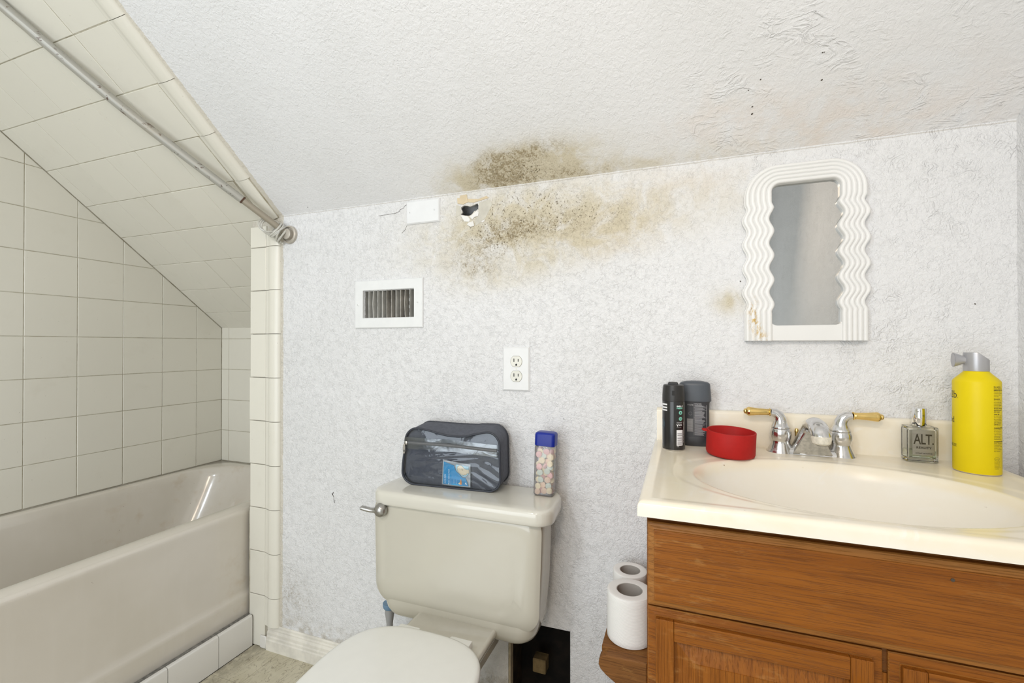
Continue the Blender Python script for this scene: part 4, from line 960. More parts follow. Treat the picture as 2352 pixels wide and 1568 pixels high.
decal([moved(bar(-0.0025, 0.0025, -0.0006, 0.0006), 0.0155, 0.0855, pi/4), moved(bar(-0.0025, 0.0025, -0.0006, 0.0006), 0.0155, 0.0855, -pi/4), disc(0.0155, 0.0720, 0.0026, 14, 0.0019), disc(0.0155, 0.0720, 0.0008, 10)], M_blk, body, fcan(0.0004), 'emblem')
for q_ in (moved(text_bm('V', 0.0062, bold=0.0004), 0.0065, 0.0555), moved(text_bm('RTS', 0.0042, bold=0.0001), 0.0118, 0.0565), moved(text_bm('THE BODY SPRAY', 0.0014), 0.0065, 0.0525)): decal([q_], M_white, body, fcan(0.0002))
for y_ in (0.0640, 0.0625): decal([bar(0.0062, 0.0195, y_, y_+0.0004)], M_white, body, fcan(0.0002), 'printed_line')
decal([bar(0.0062, 0.0212, 0.0125, 0.0470)], M_white, body, fcan(0.0001), 'barcode_panel')
hs = [(0.0150, 0.0010), (0.0170, 0.0005), (0.0185, 0.0008), (0.0210, 0.0003), (0.0225, 0.0010), (0.0250, 0.0006), (0.0275, 0.0004), (0.0290, 0.0010), (0.0320, 0.0004), (0.0345, 0.0010), (0.0370, 0.0005), (0.0390, 0.0008)]
decal([bar(0.0080, 0.0195, y_, y_+h_) for y_, h_ in hs], M_slot, body, fcan(0.0003), 'barcode')
for q_ in (moved(text_bm('48H FRESH FRAGRANCE BODY SPRAY', 0.0028), 0.0258, 0.018, pi/2), moved(text_bm('150ML', 0.002), 0.0065, 0.0095)): decal([q_], M_white, body, fcan(0.0002))
decal([disc(-0.0345, 0.060, 0.0095, 20, 0.0085), disc(-0.0345, 0.058, 0.0130, 20, 0.0125)], simple('blue_print', (0.06, 0.16, 0.22), 0.5), body, fcan(0.0001), 'emblem')
decal([bar(-0.0003, 0.0001, 0.003, 0.109)], simple('seam_grey', (0.04, 0.04, 0.04), 0.3), body, fcan(0.0001), 'seam')

# ------------------------------------------------------------------ grey deodorant stick
M_dgr = simple('charcoal_plastic', (0.040, 0.042, 0.048), 0.42, var=0.06); M_dcap = simple('slate_grey_cap', (0.075, 0.085, 0.10), 0.40, var=0.05)
dx_, dy_ = 0.0290, 1.1620
deo = thing('deodorant_stick', 'dark grey oval deodorant stick behind the black spray can', 'deodorant', (dx_, dy_, TZ))
def ov(prof, ky=0.50, pw=0.75, c=(dx_, dy_, TZ)):
    b = B(); lathe(b, prof, c, 56, sy=ky, pw=pw); return b
part('base', ov([(0.0315, 0.0), (0.0328, 0.001), (0.0330, 0.020), (0.0320, 0.0215)]), M_dgr, deo, angle=50)
dbod = part('stick_body', ov([(0.0335, 0.0218), (0.0325, 0.026), (0.0318, 0.045), (0.0318, 0.085), (0.0325, 0.100), (0.0345, 0.106)]), M_dgr, deo, angle=60)
part('cap', ov([(0.0358, 0.1045), (0.0362, 0.107), (0.0352, 0.125), (0.0340, 0.1415), (0.0335, 0.1455), (0.029, 0.1490), (0.018, 0.1515), (0.0, 0.1525)]), M_dcap, deo, angle=60)
M_pg = simple('pale_grey_print', (0.42, 0.42, 0.43), 0.5); dk = 0.0318
def fdeo(lift):
    def f(b):
        es = [e for e in b.edges if e.calc_length() > 0.004]
        if es: bmesh.ops.subdivide_edges(b, edges=es, cuts=3)
        for v in b.verts:
            X_ = v.co.x; t = max(-0.999, min(0.999, X_/dk)); s_ = (1-abs(t)**(1/0.75*1.0*2))**(0.75/2.0) if False else (1-abs(t)**(2/0.75))**(0.75/2)
            v.co = Vector((dx_+X_, dy_-dk*0.5*s_-lift-0.0002, TZ+v.co.y))
    return f
lines = []
for i in range(37):
    y_ = 0.0960-i*0.0020
    if i in (3, 6, 15, 22): continue
    w_ = 0.0245*(0.62+0.36*rj.random()); lines.append(bar(-0.0008, -0.0008+w_, y_, y_+0.0009))
lines += [bar(-0.0025, 0.0255, 0.1025, 0.1031), bar(-0.0025, -0.0019, 0.0215, 0.1025), bar(0.0249, 0.0255, 0.0215, 0.1025), bar(-0.0025, 0.0255, 0.0902, 0.0907), bar(-0.0025, 0.0255, 0.0665, 0.0670), bar(-0.0025, 0.0255, 0.0842, 0.0846), bar(-0.0025, 0.0255, 0.0525, 0.0529)]
decal(lines, M_pg, dbod, fdeo(0.0002), 'print_lines')
decal([moved(text_bm('Drug Facts', 0.0034, bold=0.0001), -0.0008, 0.0985), moved(text_bm('V RTS', 0.0050, bold=0.0001), -0.0165, 0.0945)], M_pg, dbod, fdeo(0.0002))
decal([disc(-0.0100, 0.0760, 0.0042, 16, 0.0036)], simple('faint_grey_print', (0.20, 0.20, 0.21), 0.5), dbod, fdeo(0.0002), 'emblem')
decal([bar(-0.0175, -0.0040, 0.0330, 0.0640)], simple('grey_barcode_panel', (0.22, 0.22, 0.225), 0.5), dbod, fdeo(0.0001), 'barcode_panel')
decal([bar(-0.0160, -0.0052, 0.036+i*0.0024, 0.036+i*0.0024+(0.0013 if i % 3 else 0.0007)) for i in range(11)], M_pg, dbod, fdeo(0.0003), 'barcode')

# ------------------------------------------------------------------ red silicone cup
M_red = simple('red_silicone', (0.42, 0.012, 0.010), 0.6, var=0.05, scale=60, Specular_IOR_Level=0.25)
cup = thing('red_cup', 'shallow red silicone cup standing by the faucet at the basin edge', 'cup', (0.0975, 1.082, TZ), rot=(radians(2.5), radians(2.2), 0))
R0 = 0.0485
b = B(); lathe(b, [(0.0, 0.0015), (R0-0.006, 0.0012), (R0-0.0015, 0.003), (R0, 0.007), (R0, 0.0525), (R0-0.0006, 0.0532), (R0-0.0024, 0.0532), (R0-0.0030, 0.0525), (R0-0.003, 0.008), (R0-0.006, 0.0045), (0.0, 0.004)], (0, 0, 0), 64); part('bowl', b, M_red, cup, local=True, angle=60)
b = B(); prism(b, [(-0.0580, 0.006), (-0.0560, -0.003), (-0.0455, -0.008), (-0.0455, 0.012)], (0, 0, 0.0480), (1, 0, 0), (0, 1, 0), (0, 0, 1), 0.0035, 0.001); part('tab', b, M_red, cup, local=True)
b = B(); lathe(b, [(0.0016, 0), (0.0012, 0.0008), (0, 0.001)], (0.0805, 1.018, top_z(0.0805, 1.018)), 8); tag(part('crumb', b, simple('brown_crumb', (0.35, 0.18, 0.06), 0.8)), 'tiny brown crumb on the sink top below the red cup', 'crumb')

# ------------------------------------------------------------------ perfume bottle
def glass(name, col, rough=0.0, ior=1.45):
    k = NT(name); k.set(Base_Color=col, Roughness=rough, IOR=ior, Transmission_Weight=1.0)
    n = k.noise(6, 2, 0.5, 0, k.obj()); k.set(Base_Color=k.mix(n, col, tuple(c*0.985 for c in col))); return k.m
M_glass = glass('clear_glass', (0.97, 0.985, 0.975)); M_liq = glass('pale_green_perfume', (0.90, 0.97, 0.78), 0.0, 1.34)
px0, px1, py0, py1 = 0.4285, 0.4790, 1.1435, 1.1720
per_ = thing('perfume_bottle', 'square clear glass perfume bottle with a grey label and chrome cap', 'perfume bottle', ((px0+px1)/2, (py0+py1)/2, TZ))
def rbox(bm, x0, x1, y0, y1, z0, z1, r, n=4, e=0.001):
    rg = []
    for z, i in ((z0, e), (z0+e, 0), (z1-e, 0), (z1, e)): rg.append([(p[0], p[1], z) for p in rrect((x0+x1)/2, (y0+y1)/2, (x1-x0)/2-i, (y1-y0)/2-i, r, n)])
    loft(bm, rg)
b = B(); rbox(b, px0, px1, py0, py1, TZ+0.0008, TZ+0.0715, 0.002); 
q = B(); rbox(q, px0+0.003, px1-0.003, py0+0.003, py1-0.003, TZ+0.0085, TZ+0.0660, 0.0015)
bmesh.ops.recalc_face_normals(q, faces=q.faces); bmesh.ops.recalc_face_normals(b, faces=b.faces); bmesh.ops.reverse_faces(q, faces=q.faces)
merge(b, q)
me_ = None
off = Vector((0, 0, H))-BASE[per_.name]; bmesh.ops.translate(b, verts=b.verts, vec=off)
me_ = bpy.data.meshes.new('glass_body'); b.to_mesh(me_); b.free(); me_.materials.append(M_glass)
gb = bpy.data.objects.new('glass_body', me_); C.objects.link(gb); gb.parent = per_
b = B(); rbox(b, px0+0.0032, px1-0.0032, py0+0.0032, py1-0.0032, TZ+0.0087, TZ+0.0245, 0.0014); part('perfume', b, M_liq, per_, smooth=False)
b = B(); tube(b, [(0.4535, 1.1585, TZ+0.010), (0.4535, 1.1585, TZ+0.071)], 0.0012, 8); part('dip_tube', b, simple('clear_tube', (0.75, 0.77, 0.75), 0.3), per_)
k = NT('brushed_grey_label'); k.pos(); k.set(Base_Color=k.mix(k.ramp(k.noise(8, 3, 0.6, 0, k.scaled(k.pos(), (1, 1, 20))), 0.3, 0.7), (0.30, 0.29, 0.26), (0.36, 0.35, 0.31)), Roughness=0.35, Metallic=0.6); M_lab = k.m
b = B(); box(b, 0.4365, 0.4725, py0-0.0006, py0-0.0001, -0.2205, -0.1700); lab = part('label', b, M_lab, per_, smooth=False)
M_lt = simple('dark_label_print', (0.035, 0.028, 0.015), 0.5)
def fflat(y_, x_, z_): 
    def f(b):
        for v in b.verts: v.co = Vector((x_+v.co.x, y_-v.co.z, z_+v.co.y))
    return f
decal([moved(text_bm('ALT.', 0.0205, 'CENTER', bold=0.00025, spacing=0.95), 0.0, 0.0)], M_lt, lab, lambda b: ([setattr(v, 'co', Vector((v.co.x*0.84, v.co.y*1.42, v.co.z))) for v in b.verts], fflat(py0-0.0008, 0.4550, -0.1985)(b)))
decal([text_bm('REALITY', 0.0058, 'CENTER', bold=0.00018, spacing=1.15)], M_lt, lab, fflat(py0-0.0008, 0.4548, -0.2075))
decal([text_bm('EXTRAIT DE PARFUM', 0.0027, 'CENTER', bold=0.00008, spacing=1.05)], M_lt, lab, fflat(py0-0.0008, 0.4548, -0.2178))
b = B(); lathe(b, [(0.0065, 0.0), (0.0065, 0.0012)], (0.4535, 1.1585, TZ+0.0713), 20); part('neck', b, M_chr, per_)
b = B(); lathe(b, [(0.0112, 0.0), (0.0117, 0.0006), (0.0117, 0.0355), (0.0111, 0.0362), (0.0, 0.0362)], (0.4535, 1.1585, TZ+0.0726), 48); part('cap', b, simple('polished_chrome', (0.82, 0.82, 0.82), 0.05, 1.0, var=0.02), per_, angle=50)

# ------------------------------------------------------------------ yellow hairspray
hx_, hy_, hr = 0.5168, 1.1007, 0.0330
M_yel = simple('yellow_can_paint', (0.78, 0.61, 0.004), 0.42, var=0.03, scale=12, Specular_IOR_Level=0.25); M_sil = simple('silver_plastic', (0.44, 0.44, 0.46), 0.35, 0.45, var=0.04)
hsp = thing('yellow_hairspray_can', 'large bright yellow hairspray can with a grey nozzle at the right of the sink', 'spray can', (hx_, hy_, TZ))
b = B(); lathe(b, [(0.0300, 0.0), (0.0322, 0.0006), (0.0326, 0.0018)], (hx_, hy_, TZ), 56); part('bottom_rim', b, simple('pale_rim', (0.62, 0.55, 0.45), 0.4, 0.5), hsp)
b = B(); lathe(b, [(0.0326, 0.0018), (0.0330, 0.003), (0.0330, 0.1680), (0.0326, 0.1698), (0.0290, 0.1745), (0.0215, 0.1825), (0.0180, 0.1865), (0.0172, 0.1880)], (hx_, hy_, TZ), 72); yb = part('can_body', b, M_yel, hsp, angle=40)
b = B(); lathe(b, [(0.0178, 0.0), (0.0180, 0.0006), (0.0178, 0.033), (0.0174, 0.0345), (0.0, 0.0350)], (hx_, hy_, TZ+0.1880), 48)
for v in b.verts:
    # the cap is cut away on a slant at the back right
    lx = (v.co.x-hx_)*0.91-(v.co.y-hy_)*0.42; hz = v.co.z-(TZ+0.1880)
    mx = 0.0350-max(0.0, lx-0.003)*0.95
    if hz > mx: v.co.z = TZ+0.1880+mx
yc = part('nozzle_cap', b, M_sil, hsp, angle=40)
b = B(); az = 0.44; dn = Vector((-0.985, 0.17, 0.0)).normalized()
c0 = Vector((hx_, hy_, TZ+0.2085)); tube(b, [c0+dn*0.013, c0+dn*0.0185, c0+dn*0.0320, c0+dn*0.0322, c0+dn*0.0225], [0.0085, 0.0080, 0.0138, 0.0128, 0.0060], 28); lo = part('nozzle_trumpet', b, M_sil, yc, angle=50)
hv = -hx_/hy_; hview = math.atan(hv)
fh = lambda lift: (lambda b: wrap(b, hx_, hy_, hr, hview, TZ, lift))
M_bk = simple('black_print', (0.035, 0.03, 0.01), 0.5); M_olive = simple('olive_small_print', (0.20, 0.16, 0.01), 0.5)
for q_ in ([moved(text_bm('got2b', 0.020, 'RIGHT'), -0.0285, 0.1370), disc(-0.0275, 0.1377, 0.0006, 8)], [moved(text_bm('glued', 0.0170, 'RIGHT'), -0.0355, 0.0905), disc(-0.0345, 0.0912, 0.0006, 8)], [moved(text_bm('FREEZE', 0.0072, 'RIGHT', spacing=1.0), -0.0300, 0.0460)]): decal(q_, M_bk, yb, fh(0.0002))
tl = [("It's got it in", 1, 0.0031), ('Freeze. Hold on to', 0, .0024), ('FREEZE SPRAY. Use', 1, .0024), ('this easy, bold', 0, .0024), ('toughness. We love', 0, .0024), ('shampoo. Built', 0, .0024), ('extra hair.', 0, .0024), ('', 0, 0), ('Directions', 1, .0030), ('Press down to a', 0, .0024), ('8-10 inches away', 0, .0024), ('individual hair. To', 0, .0024), ('remove, shampoo', 0, .0024), ('the nozzle. Be', 0, .0024), ('direction. Aim well', 1, .0024), ('exposure to avoid', 1, .0024), ('skin damage', 1, .0024), ('', 0, 0), ('Cool Tip', 1, .0030), ('For best hair hold', 0, .0024), ('Allow to dry. Use', 0, .0024), ('flat comb before', 0, .0024), ('making scrunch of', 0, .0024), ('with a blow hair', 0, .0024), ('hope good and', 1, .0024), ('hair dryer use.', 0, .0024), ('', 0, 0),
      ('WARNING: STRONG', 1, .0023), ('Use at a distance', 0, .0023), ('Do not puncture', 0, .0023), ('or incinerate it', 0, .0023), ('120 F. Is a can at', 0, .0023), ('deliberate use of', 0, .0023), ('it may be fatal', 0, .0023), ('Flammable spray', 0, .0023), ('', 0, 0), ('INGREDIENTS: Alcohol', 1, .0023), ('Water, VA, Amino', 0, .0023), ('Methacrylate Co', 0, .0023), ('Copolymer, Triethyl', 0, .0023), ('Parfum, Propyl', 0, .0023), ('Citronellol, Benzyl', 0, .0023), ('Red, Geraniol', 0, .0023)]
y_ = 0.1600; bold_, thin_ = [], []
for s_, bd, sz in tl:
    if s_: (bold_ if bd else thin_).append(moved(text_bm(s_, sz, bold=0.00010 if bd else 0.00002), 0.0240, y_))
    y_ -= 0.00285 if s_ else 0.0018
decal(bold_, M_bk, yb, fh(0.0002)); decal(thin_, M_olive, yb, fh(0.0002))
el = B(); nn = 26
A = [el.verts.new((0.0295+0.0052*cos(2*pi*i/nn), 0.0312+0.0032*sin(2*pi*i/nn), 0)) for i in range(nn)]; Bq = [el.verts.new((0.0295+0.0048*cos(2*pi*i/nn), 0.0312+0.0028*sin(2*pi*i/nn), 0)) for i in range(nn)]
for i in range(nn): el.faces.new((A[i], A[(i+1) % nn], Bq[(i+1) % nn], Bq[i]))
decal([el, moved(text_bm('Henkel', 0.0025, 'CENTER'), 0.0295, 0.0304)]+[moved(text_bm(s_, 0.0020), 0.0245, 0.0255-i*0.0025) for i, s_ in enumerate(('Dist. by 06902', 'Stamford, CT', 'Henkel Corp.', 'Made in USA', 'www.got2b.com', '1-800-000'))], M_olive, yb, fh(0.0002))

# ------------------------------------------------------------------ clear toiletry bag on the tank
LZ = -0.3895
bag = thing('toiletry_bag', 'grey zipped toiletry bag with a clear glossy front on the tank lid', 'bag', (-0.5915, 1.100, LZ), rotz=radians(3.5))
M_fab = simple('charcoal_fabric', (0.085, 0.092, 0.115), 0.75, var=0.12, scale=90, bump=0.0006, bscale=700); M_pipe = simple('navy_piping', (0.028, 0.032, 0.045), 0.45, var=0.1)
def bag_out(n=96, sag=0.017, dz=0.0, grow=0.0):
    raw = rrect(0, 0.080, 0.1405+grow, 0.0785+grow, 0.036, 12); out = []; pts = []
    for i in range(len(raw)):
        a_, b_ = raw[i], raw[(i+1) % len(raw)]; m_ = {12: 20, 25: 9, 38: 20, 51: 9}.get(i, 1)
        pts += [(a_[0]+(b_[0]-a_[0])*j_/m_, a_[1]+(b_[1]-a_[1])*j_/m_) for j_ in range(m_)]
    for x, z in pts:
        f = z/0.16; x2 = x*(1.03-0.055*f)+0.004*f-0.003*(1 if x < 0 and f < 0.6 else 0)*sin(pi*min(1, f/0.6)); z2 = z
        if f > 0.55: z2 -= sag*exp(-abs((x-0.012)/0.075)**2.4)*((f-0.55)/0.45)
        if x > 0.06: z2 += 0.002*f
        out.append((x2, z2+dz*f))
    return out
b = B(); rg = []
for yy, g_, sg, dz in ((0.004, -0.002, 0.017, 0), (0.0, 0.0, 0.017, 0), (0.010, 0.001, 0.015, 0.001), (0.030, 0.001, 0.009, 0.003), (0.055, 0.0, 0.003, 0.006), (0.075, -0.001, 0.002, 0.008), (0.081, -0.004, 0.002, 0.006)):
    rg.append([(x, yy, max(0.0005, z)) for x, z in bag_out(sag=sg, dz=dz, grow=g_)])
loft(b, rg, cap0=False); part('shell', b, M_fab, bag, local=True, angle=60)
fo = bag_out()
def inside(fn, k0=1.0, n=10):
    """front surface as shrinking rings towards the middle"""
    c = Vector((0.0, 0.080)); rings = []
    for i in range(n+1):
        a = k0*(1-i/n) if i < n else 0.02
        rings.append([(c.x+(x-c.x)*a, fn(c.x+(x-c.x)*a, c.y+(z-c.y)*a, a), max(0.001, c.y+(z-c.y)*a)) for x, z in fo])
    return rings
b = B(); loft(b, inside(lambda x, z, a: 0.0075+0.002*sin(40*x+30*z), 0.99), False, True); part('back_lining', b, M_fab, bag, local=True, angle=80)
def pvc_mat(name, tint, tr, rgh=0.06):
    k = NT(name); n1 = k.noise(24, 2, 0.5, 1.0, k.obj()); n2 = k.noise(8, 1, 0.5, 0.4, k.scaled(k.obj(), (0.8, 1, 1.6))); k.bump(k.add(k.mul(n1, 0.35), k.mul(n2, 1.5)), 0.0030, 1.0)
    gl = k.n.new('ShaderNodeBsdfGlossy'); gl.inputs['Roughness'].default_value = rgh; gl.inputs['Color'].default_value = (0.9, 0.95, 1, 1)
    bnode = [q for q in k.n if q.type == 'BUMP'][0]; k.t.links.new(bnode.outputs[0], gl.inputs['Normal'])
    tp = k.n.new('ShaderNodeBsdfTransparent'); tp.inputs[0].default_value = tint
    fr = k.n.new('ShaderNodeFresnel'); fr.inputs[0].default_value = 1.5; k.t.links.new(bnode.outputs[0], fr.inputs['Normal'])
    mx = k.n.new('ShaderNodeMixShader'); k.t.links.new(k.add(k.mul(fr.outputs[0], 0.75), tr), mx.inputs[0]); k.t.links.new(tp.outputs[0], mx.inputs[1]); k.t.links.new(gl.outputs[0], mx.inputs[2])
    out = k.n['Material Output']; k.t.links.new(mx.outputs[0], out.inputs[0]); return k.m
M_pvc = pvc_mat('clear_pvc', (0.95, 0.965, 0.98, 1), 0.028)
def front_y(x, z, a):
    bul = 0.0065*(1-a**3)
    wr = 0.0008*sin(55*x+18*sin(30*z))*(1-a)*1.2+0.0022*exp(-((x-0.105)/0.025)**2-((z-0.035)/0.03)**2)*sin(240*(x*0.6+z))
    return -0.001-bul-wr
b = B(); loft(b, inside(front_y, 0.985, 22), False, True); part('clear_front', b, M_pvc, bag, local=True, angle=80)
b = B(); tube(b, [(x, -0.0005, z+(0.0012 if z < 0.01 else 0)) for x, z in bag_out(grow=0.0008)], 0.0030, 10, closed=True); part('piping', b, M_pipe, bag, local=True)
b = B(); tube(b, [(x, 0.0775, z+(0.001 if z < 0.01 else 0)) for x, z in bag_out(sag=0.002, dz=0.007, grow=-0.0005)], 0.0026, 8, closed=True); part('piping', b, M_pipe, bag, local=True)
# zipper across the front
def zl(x): return 0.1165-0.003*x/0.14+0.0025*cos(x/0.14*2.2)
def strip(z0, z1, yoff, x0=-0.137, x1=0.136, n=40):
    b = B(); A = []; Bv = []
    for i in range(n+1):
        x = x0+(x1-x0)*i/n; a = max(abs(x)/0.142, 0.4); y = -0.0015-0.0065*(1-a**3)-yoff
        A.append(b.verts.new((x, y, zl(x)+z0))); Bv.append(b.verts.new((x, y, zl(x)+z1)))
    for i in range(n): b.faces.new((A[i], A[i+1], Bv[i+1], Bv[i]))
    return b
part('zip_tape', strip(-0.0170, 0.0150, 0.0015), pvc_mat('seam_pvc', (0.62, 0.65, 0.66, 1), 0.16, 0.2), bag, local=True)
part('zip_tape', strip(-0.0045, 0.0045, 0.0022), simple('grey_zip_tape', (0.10, 0.105, 0.11), 0.6), bag, local=True)
b = B(); zp = []
for i in range(60):
    x = -0.134+0.270*i/59; a = max(abs(x)/0.142, 0.4); zp.append((x, -0.0045-0.0065*(1-a**3), zl(x)))
tube(b, zp, [0.0014+0.0003*(i % 2) for i in range(60)], 6); zt = part('zip_teeth', b, simple('zip_teeth_grey', (0.16, 0.165, 0.17), 0.5), bag, local=True)
M_zip = simple('zip_steel', (0.50, 0.47, 0.42), 0.3, 0.9)
b = B(); box(b, -0.1345, -0.1265, -0.0095, -0.0040, 0.1125, 0.1225, 0.0012, 2); zs = part('zip_slider', b, M_zip, bag, local=True)
b = B(); pp = [(-0.1355+0.0028*cos(2*pi*i/20), -0.0095, 0.1010+0.0125*sin(2*pi*i/20)) for i in range(20)]; tube(b, pp, 0.0010, 6, closed=True); box(b, -0.1375, -0.1335, -0.0100, -0.0085, 0.098, 0.111, 0.0004); part('zip_pull', b, M_zip, zs, local=True)

# sachet inside the bag
sa = thing('medicine_sachet', 'blue and white patch sachet printed with a head profile, inside the clear bag front', 'sachet', (-0.5915, 1.100, LZ), rotz=radians(3.5))
def sq(u, v): # u,v in 0..1 -> local point on the slightly skewed sachet
    x = -0.0245+0.084*u+0.003*(1-u)*v; z = 0.0085-0.0005*u+(0.0685-0.007*u)*v; return (x, z)
b = B(); N_ = 8
for yy in (0.0,):
    G_ = [[b.verts.new((sq(i/N_, j/N_)[0], 0.0010-0.003*sin(pi*i/N_), sq(i/N_, j/N_)[1])) for i in range(N_+1)] for j in range(N_+1)]
    for j in range(N_):
        for i in range(N_): b.faces.new((G_[j][i], G_[j][i+1], G_[j+1][i+1], G_[j+1][i]))
bmesh.ops.solidify(b, geom=b.faces[:], thickness=0.0012)
pk = part('packet', b, simple('white_foil', (0.84, 0.88, 0.90), 0.35, var=0.03), sa, local=True)
def sflat(poly, lift, mat, name='print', line=None):
    b = B()
    if line:
        pts = [(sq(*p)[0], 0.0010-0.003*sin(pi*p[0])-lift, sq(*p)[1]) for p in poly]; tube(b, pts, line, 5)
    else:
        vs_ = [b.verts.new((sq(*p)[0], 0, sq(*p)[1])) for p in poly]; b.faces.new(vs_)
        bmesh.ops.triangulate(b, faces=b.faces[:]); bmesh.ops.subdivide_edges(b, edges=[e for e in b.edges if e.calc_length() > 0.01], cuts=4, use_grid_fill=False); bmesh.ops.triangulate(b, faces=b.faces[:])
        for v in b.verts:
            u = (v.co.x+0.0245)/0.084; v.co.y = 0.0010-0.003*sin(pi*max(0, min(1, u)))-lift
    return part(name, b, mat, pk, local=True, smooth=False)
M_sb = simple('sachet_blue', (0.045, 0.30, 0.56), 0.4, var=0.10); M_slb = simple('sachet_pale_blue', (0.38, 0.62, 0.72), 0.4); M_skin = simple('sachet_skin', (0.72, 0.62, 0.45), 0.5); M_org = simple('sachet_orange', (0.75, 0.30, 0.08), 0.5)
sflat([(0.05, 0.05), (0.94, 0.05), (0.90, 0.22), (0.84, 0.40), (0.74, 0.40), (0.62, 0.50), (0.50, 0.66), (0.44, 0.86), (0.05, 0.94)], 0.0020, M_sb)
sflat([(0.50, 0.86), (0.52, 0.70), (0.62, 0.56), (0.72, 0.46), (0.80, 0.42), (0.86, 0.45), (0.95, 0.60), (0.95, 0.90), (0.52, 0.93)], 0.0020, M_slb)
hp = [(0.55, 0.74), (0.57, 0.84), (0.64, 0.91), (0.72, 0.90), (0.80, 0.80), (0.87, 0.76), (0.96, 0.77), (0.96, 0.60), (0.90, 0.60), (0.87, 0.53), (0.80, 0.52), (0.76, 0.49), (0.73, 0.53), (0.70, 0.50), (0.67, 0.55), (0.60, 0.61)]
sflat(hp, 0.0023, M_skin); sflat(hp+[hp[0]], 0.0024, M_slot, 'print', 0.00025)
sflat([(0.69, 0.77), (0.72, 0.79), (0.74, 0.76), (0.72, 0.73), (0.76, 0.71)], 0.0026, M_slot, 'print', 0.0003)
sflat([(0.66, 0.10), (0.72, 0.10), (0.72, 0.20), (0.70, 0.32), (0.68, 0.32), (0.66, 0.20)], 0.0024, M_org); sflat([(0.60, 0.14), (0.66, 0.09), (0.66, 0.20)], 0.0023, M_skin); sflat([(0.82, 0.14), (0.86, 0.22), (0.90, 0.10)], 0.0023, M_white)
def stext(s_, size, u, v, bd=0.0):
    b = moved(text_bm(s_, size, bold=bd), 0, 0, pi/2)
    o = sq(u, v)
    for vv in b.verts: vv.co = Vector((o[0]+vv.co.x, 0.0010-0.003*sin(pi*u)-0.0024, o[1]+vv.co.y))
    part('lettering', b, simple('sachet_white', (0.75, 0.86, 0.92), 0.5), pk, local=True, smooth=False)
stext('ACLIRIN', 0.0068, 0.16, 0.08); stext('Motion Sickness Patch', 0.0046, 0.29, 0.05, 0.00012); stext('for travel use', 0.0026, 0.35, 0.06); stext('2 patches', 0.0030, 0.46, 0.12); stext('dizziness relief', 0.0022, 0.55, 0.1)

# ------------------------------------------------------------------ bottle of pastel tablets
bx, by = -0.3365, 1.143
tilt = radians(2.0)
Mt = Matrix.Rotation(tilt, 4, 'Y')
bot = thing('tablet_bottle', 'clear square plastic bottle with a blue cap on the right end of the tank lid', 'bottle', (bx, by, LZ+0.0008), rot=(0, tilt, 0))
k = NT('clear_plastic'); gl = k.n.new('ShaderNodeBsdfGlossy'); gl.inputs['Roughness'].default_value = 0.06
tp = k.n.new('ShaderNodeBsdfTransparent'); nn_ = k.noise(40, 2, 0.5, 0, k.obj()); k.put(tp.inputs[0], k.mix(nn_, (0.93, 0.93, 0.94), (0.96, 0.96, 0.97)))
df = k.n.new('ShaderNodeBsdfDiffuse'); df.inputs[0].default_value = (0.75, 0.74, 0.76, 1)
m1 = k.n.new('ShaderNodeMixShader'); m1.inputs[0].default_value = 0.22; k.t.links.new(tp.outputs[0], m1.inputs[1]); k.t.links.new(df.outputs[0], m1.inputs[2])
fr = k.n.new('ShaderNodeFresnel'); fr.inputs[0].default_value = 1.45; mx = k.n.new('ShaderNodeMixShader'); k.t.links.new(fr.outputs[0], mx.inputs[0]); k.t.links.new(m1.outputs[0], mx.inputs[1]); k.t.links.new(gl.outputs[0], mx.inputs[2]); k.t.links.new(mx.outputs[0], k.n['Material Output'].inputs[0])
b = B(); rg = []
for z, hx, hy, r in ((0.0, 0.0235, 0.0165, 0.006), (0.0012, 0.0252, 0.0182, 0.007), (0.004, 0.0262, 0.0192, 0.008), (0.06, 0.0265, 0.0195, 0.008), (0.124, 0.0265, 0.0195, 0.008), (0.1275, 0.0255, 0.0185, 0.008), (0.1285, 0.0235, 0.0165, 0.008)):
    rg.append([(p[0], p[1], z) for p in rrect(0, 0, hx, hy, r, 6)])
loft(b, rg); part('bottle_body', b, k.m, bot, local=True, angle=50)
b = B(); rg = []
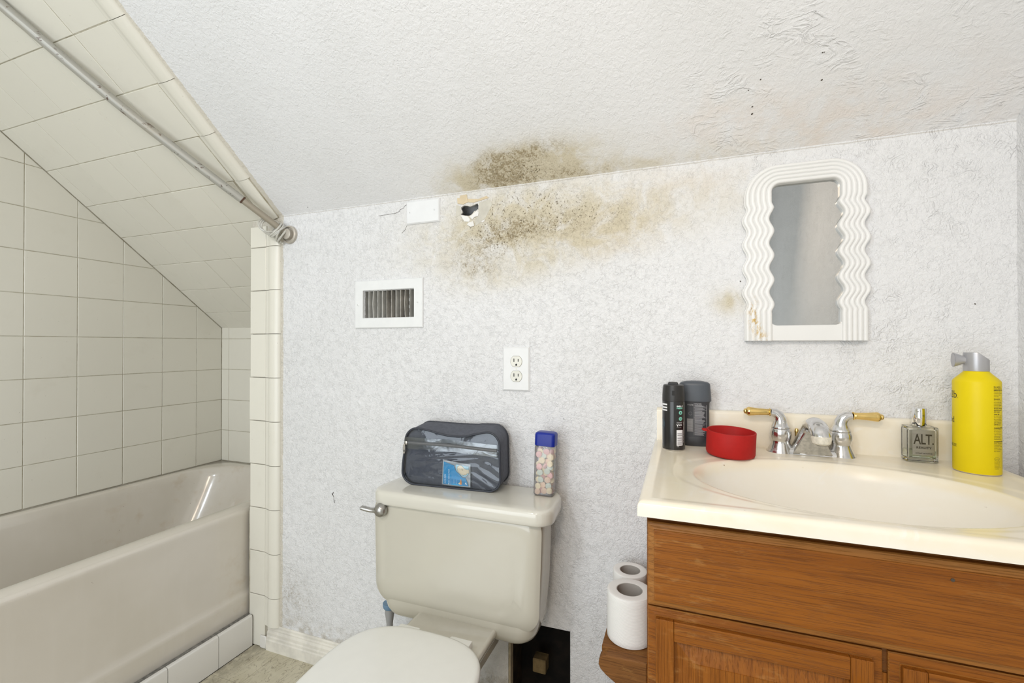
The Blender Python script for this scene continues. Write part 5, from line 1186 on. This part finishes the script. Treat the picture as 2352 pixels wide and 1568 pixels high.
for z, i in ((0.1288, 0.001), (0.1295, 0.0), (0.157, 0.0), (0.1610, 0.0015), (0.1630, 0.005), (0.1636, 0.010)): rg.append([(p[0], p[1], z) for p in rrect(0, 0, 0.0270-i, 0.0200-i, 0.009-i*0.4, 6)])
loft(b, rg); part('cap', b, simple('cobalt_plastic', (0.004, 0.018, 0.25), 0.35, var=0.05, coat=0.1, Specular_IOR_Level=0.3), bot, local=True, angle=50)
cols_ = [('pink', (0.90, 0.52, 0.50)), ('cream', (0.92, 0.80, 0.52)), ('peach', (0.92, 0.66, 0.47)), ('pale green', (0.66, 0.76, 0.66))]
protos = {}
rc = random.Random(11); spots = []; tries = 0
while len(spots) < 95 and tries < 120000:
    tries += 1; p = Vector((rc.uniform(-0.0165, 0.0165), rc.uniform(-0.0125, 0.0115), rc.uniform(0.0088, 0.115)))
    if all(((p.x-q_.x)**2+(p.z-q_.z)**2)/0.0143**2+(p.y-q_.y)**2/0.0058**2 > 1 for q_ in spots): spots.append(p)
cms = {}
for nm, c_ in cols_:
    b = B(); lathe(b, [(0.0068, 0.0), (0.0079, 0.0008), (0.0081, 0.0024), (0.0079, 0.0040), (0.0068, 0.0048)], (0, 0, -0.0024), 24); cms[nm] = finish('candy_tablet', b, simple('tablet_'+nm.replace(' ', '_'), c_, 0.7, var=0.06, scale=200), True)
base_m = Matrix.Translation(Vector((bx, by, LZ+0.0008+H))) @ Mt
for i, p in enumerate(sorted(spots, key=lambda q_: q_.z)):
    nm = rc.choices(['pink', 'cream', 'peach', 'pale green'], [3 if p.z < 0.03 or p.z > 0.09 else 1.6, 2.6, 2.2, 1.3])[0]
    o = bpy.data.objects.new('candy_tablet', cms[nm]); C.objects.link(o)
    rot = Matrix.Rotation(rc.uniform(-0.3, 0.3), 4, 'Z') @ Matrix.Rotation(pi/2+rc.uniform(-.3, .3), 4, 'X')
    if rc.random() < 0.12: rot = Matrix.Rotation(rc.uniform(0.8, 1.4), 4, 'Z') @ Matrix.Rotation(pi/2+rc.uniform(-0.6, 0.6), 4, 'X')
    o.matrix_world = base_m @ Matrix.Translation(p) @ rot
    tag(o, nm+' round candy tablet inside the clear blue-capped bottle', 'candy', nm+' candy tablets in the bottle')
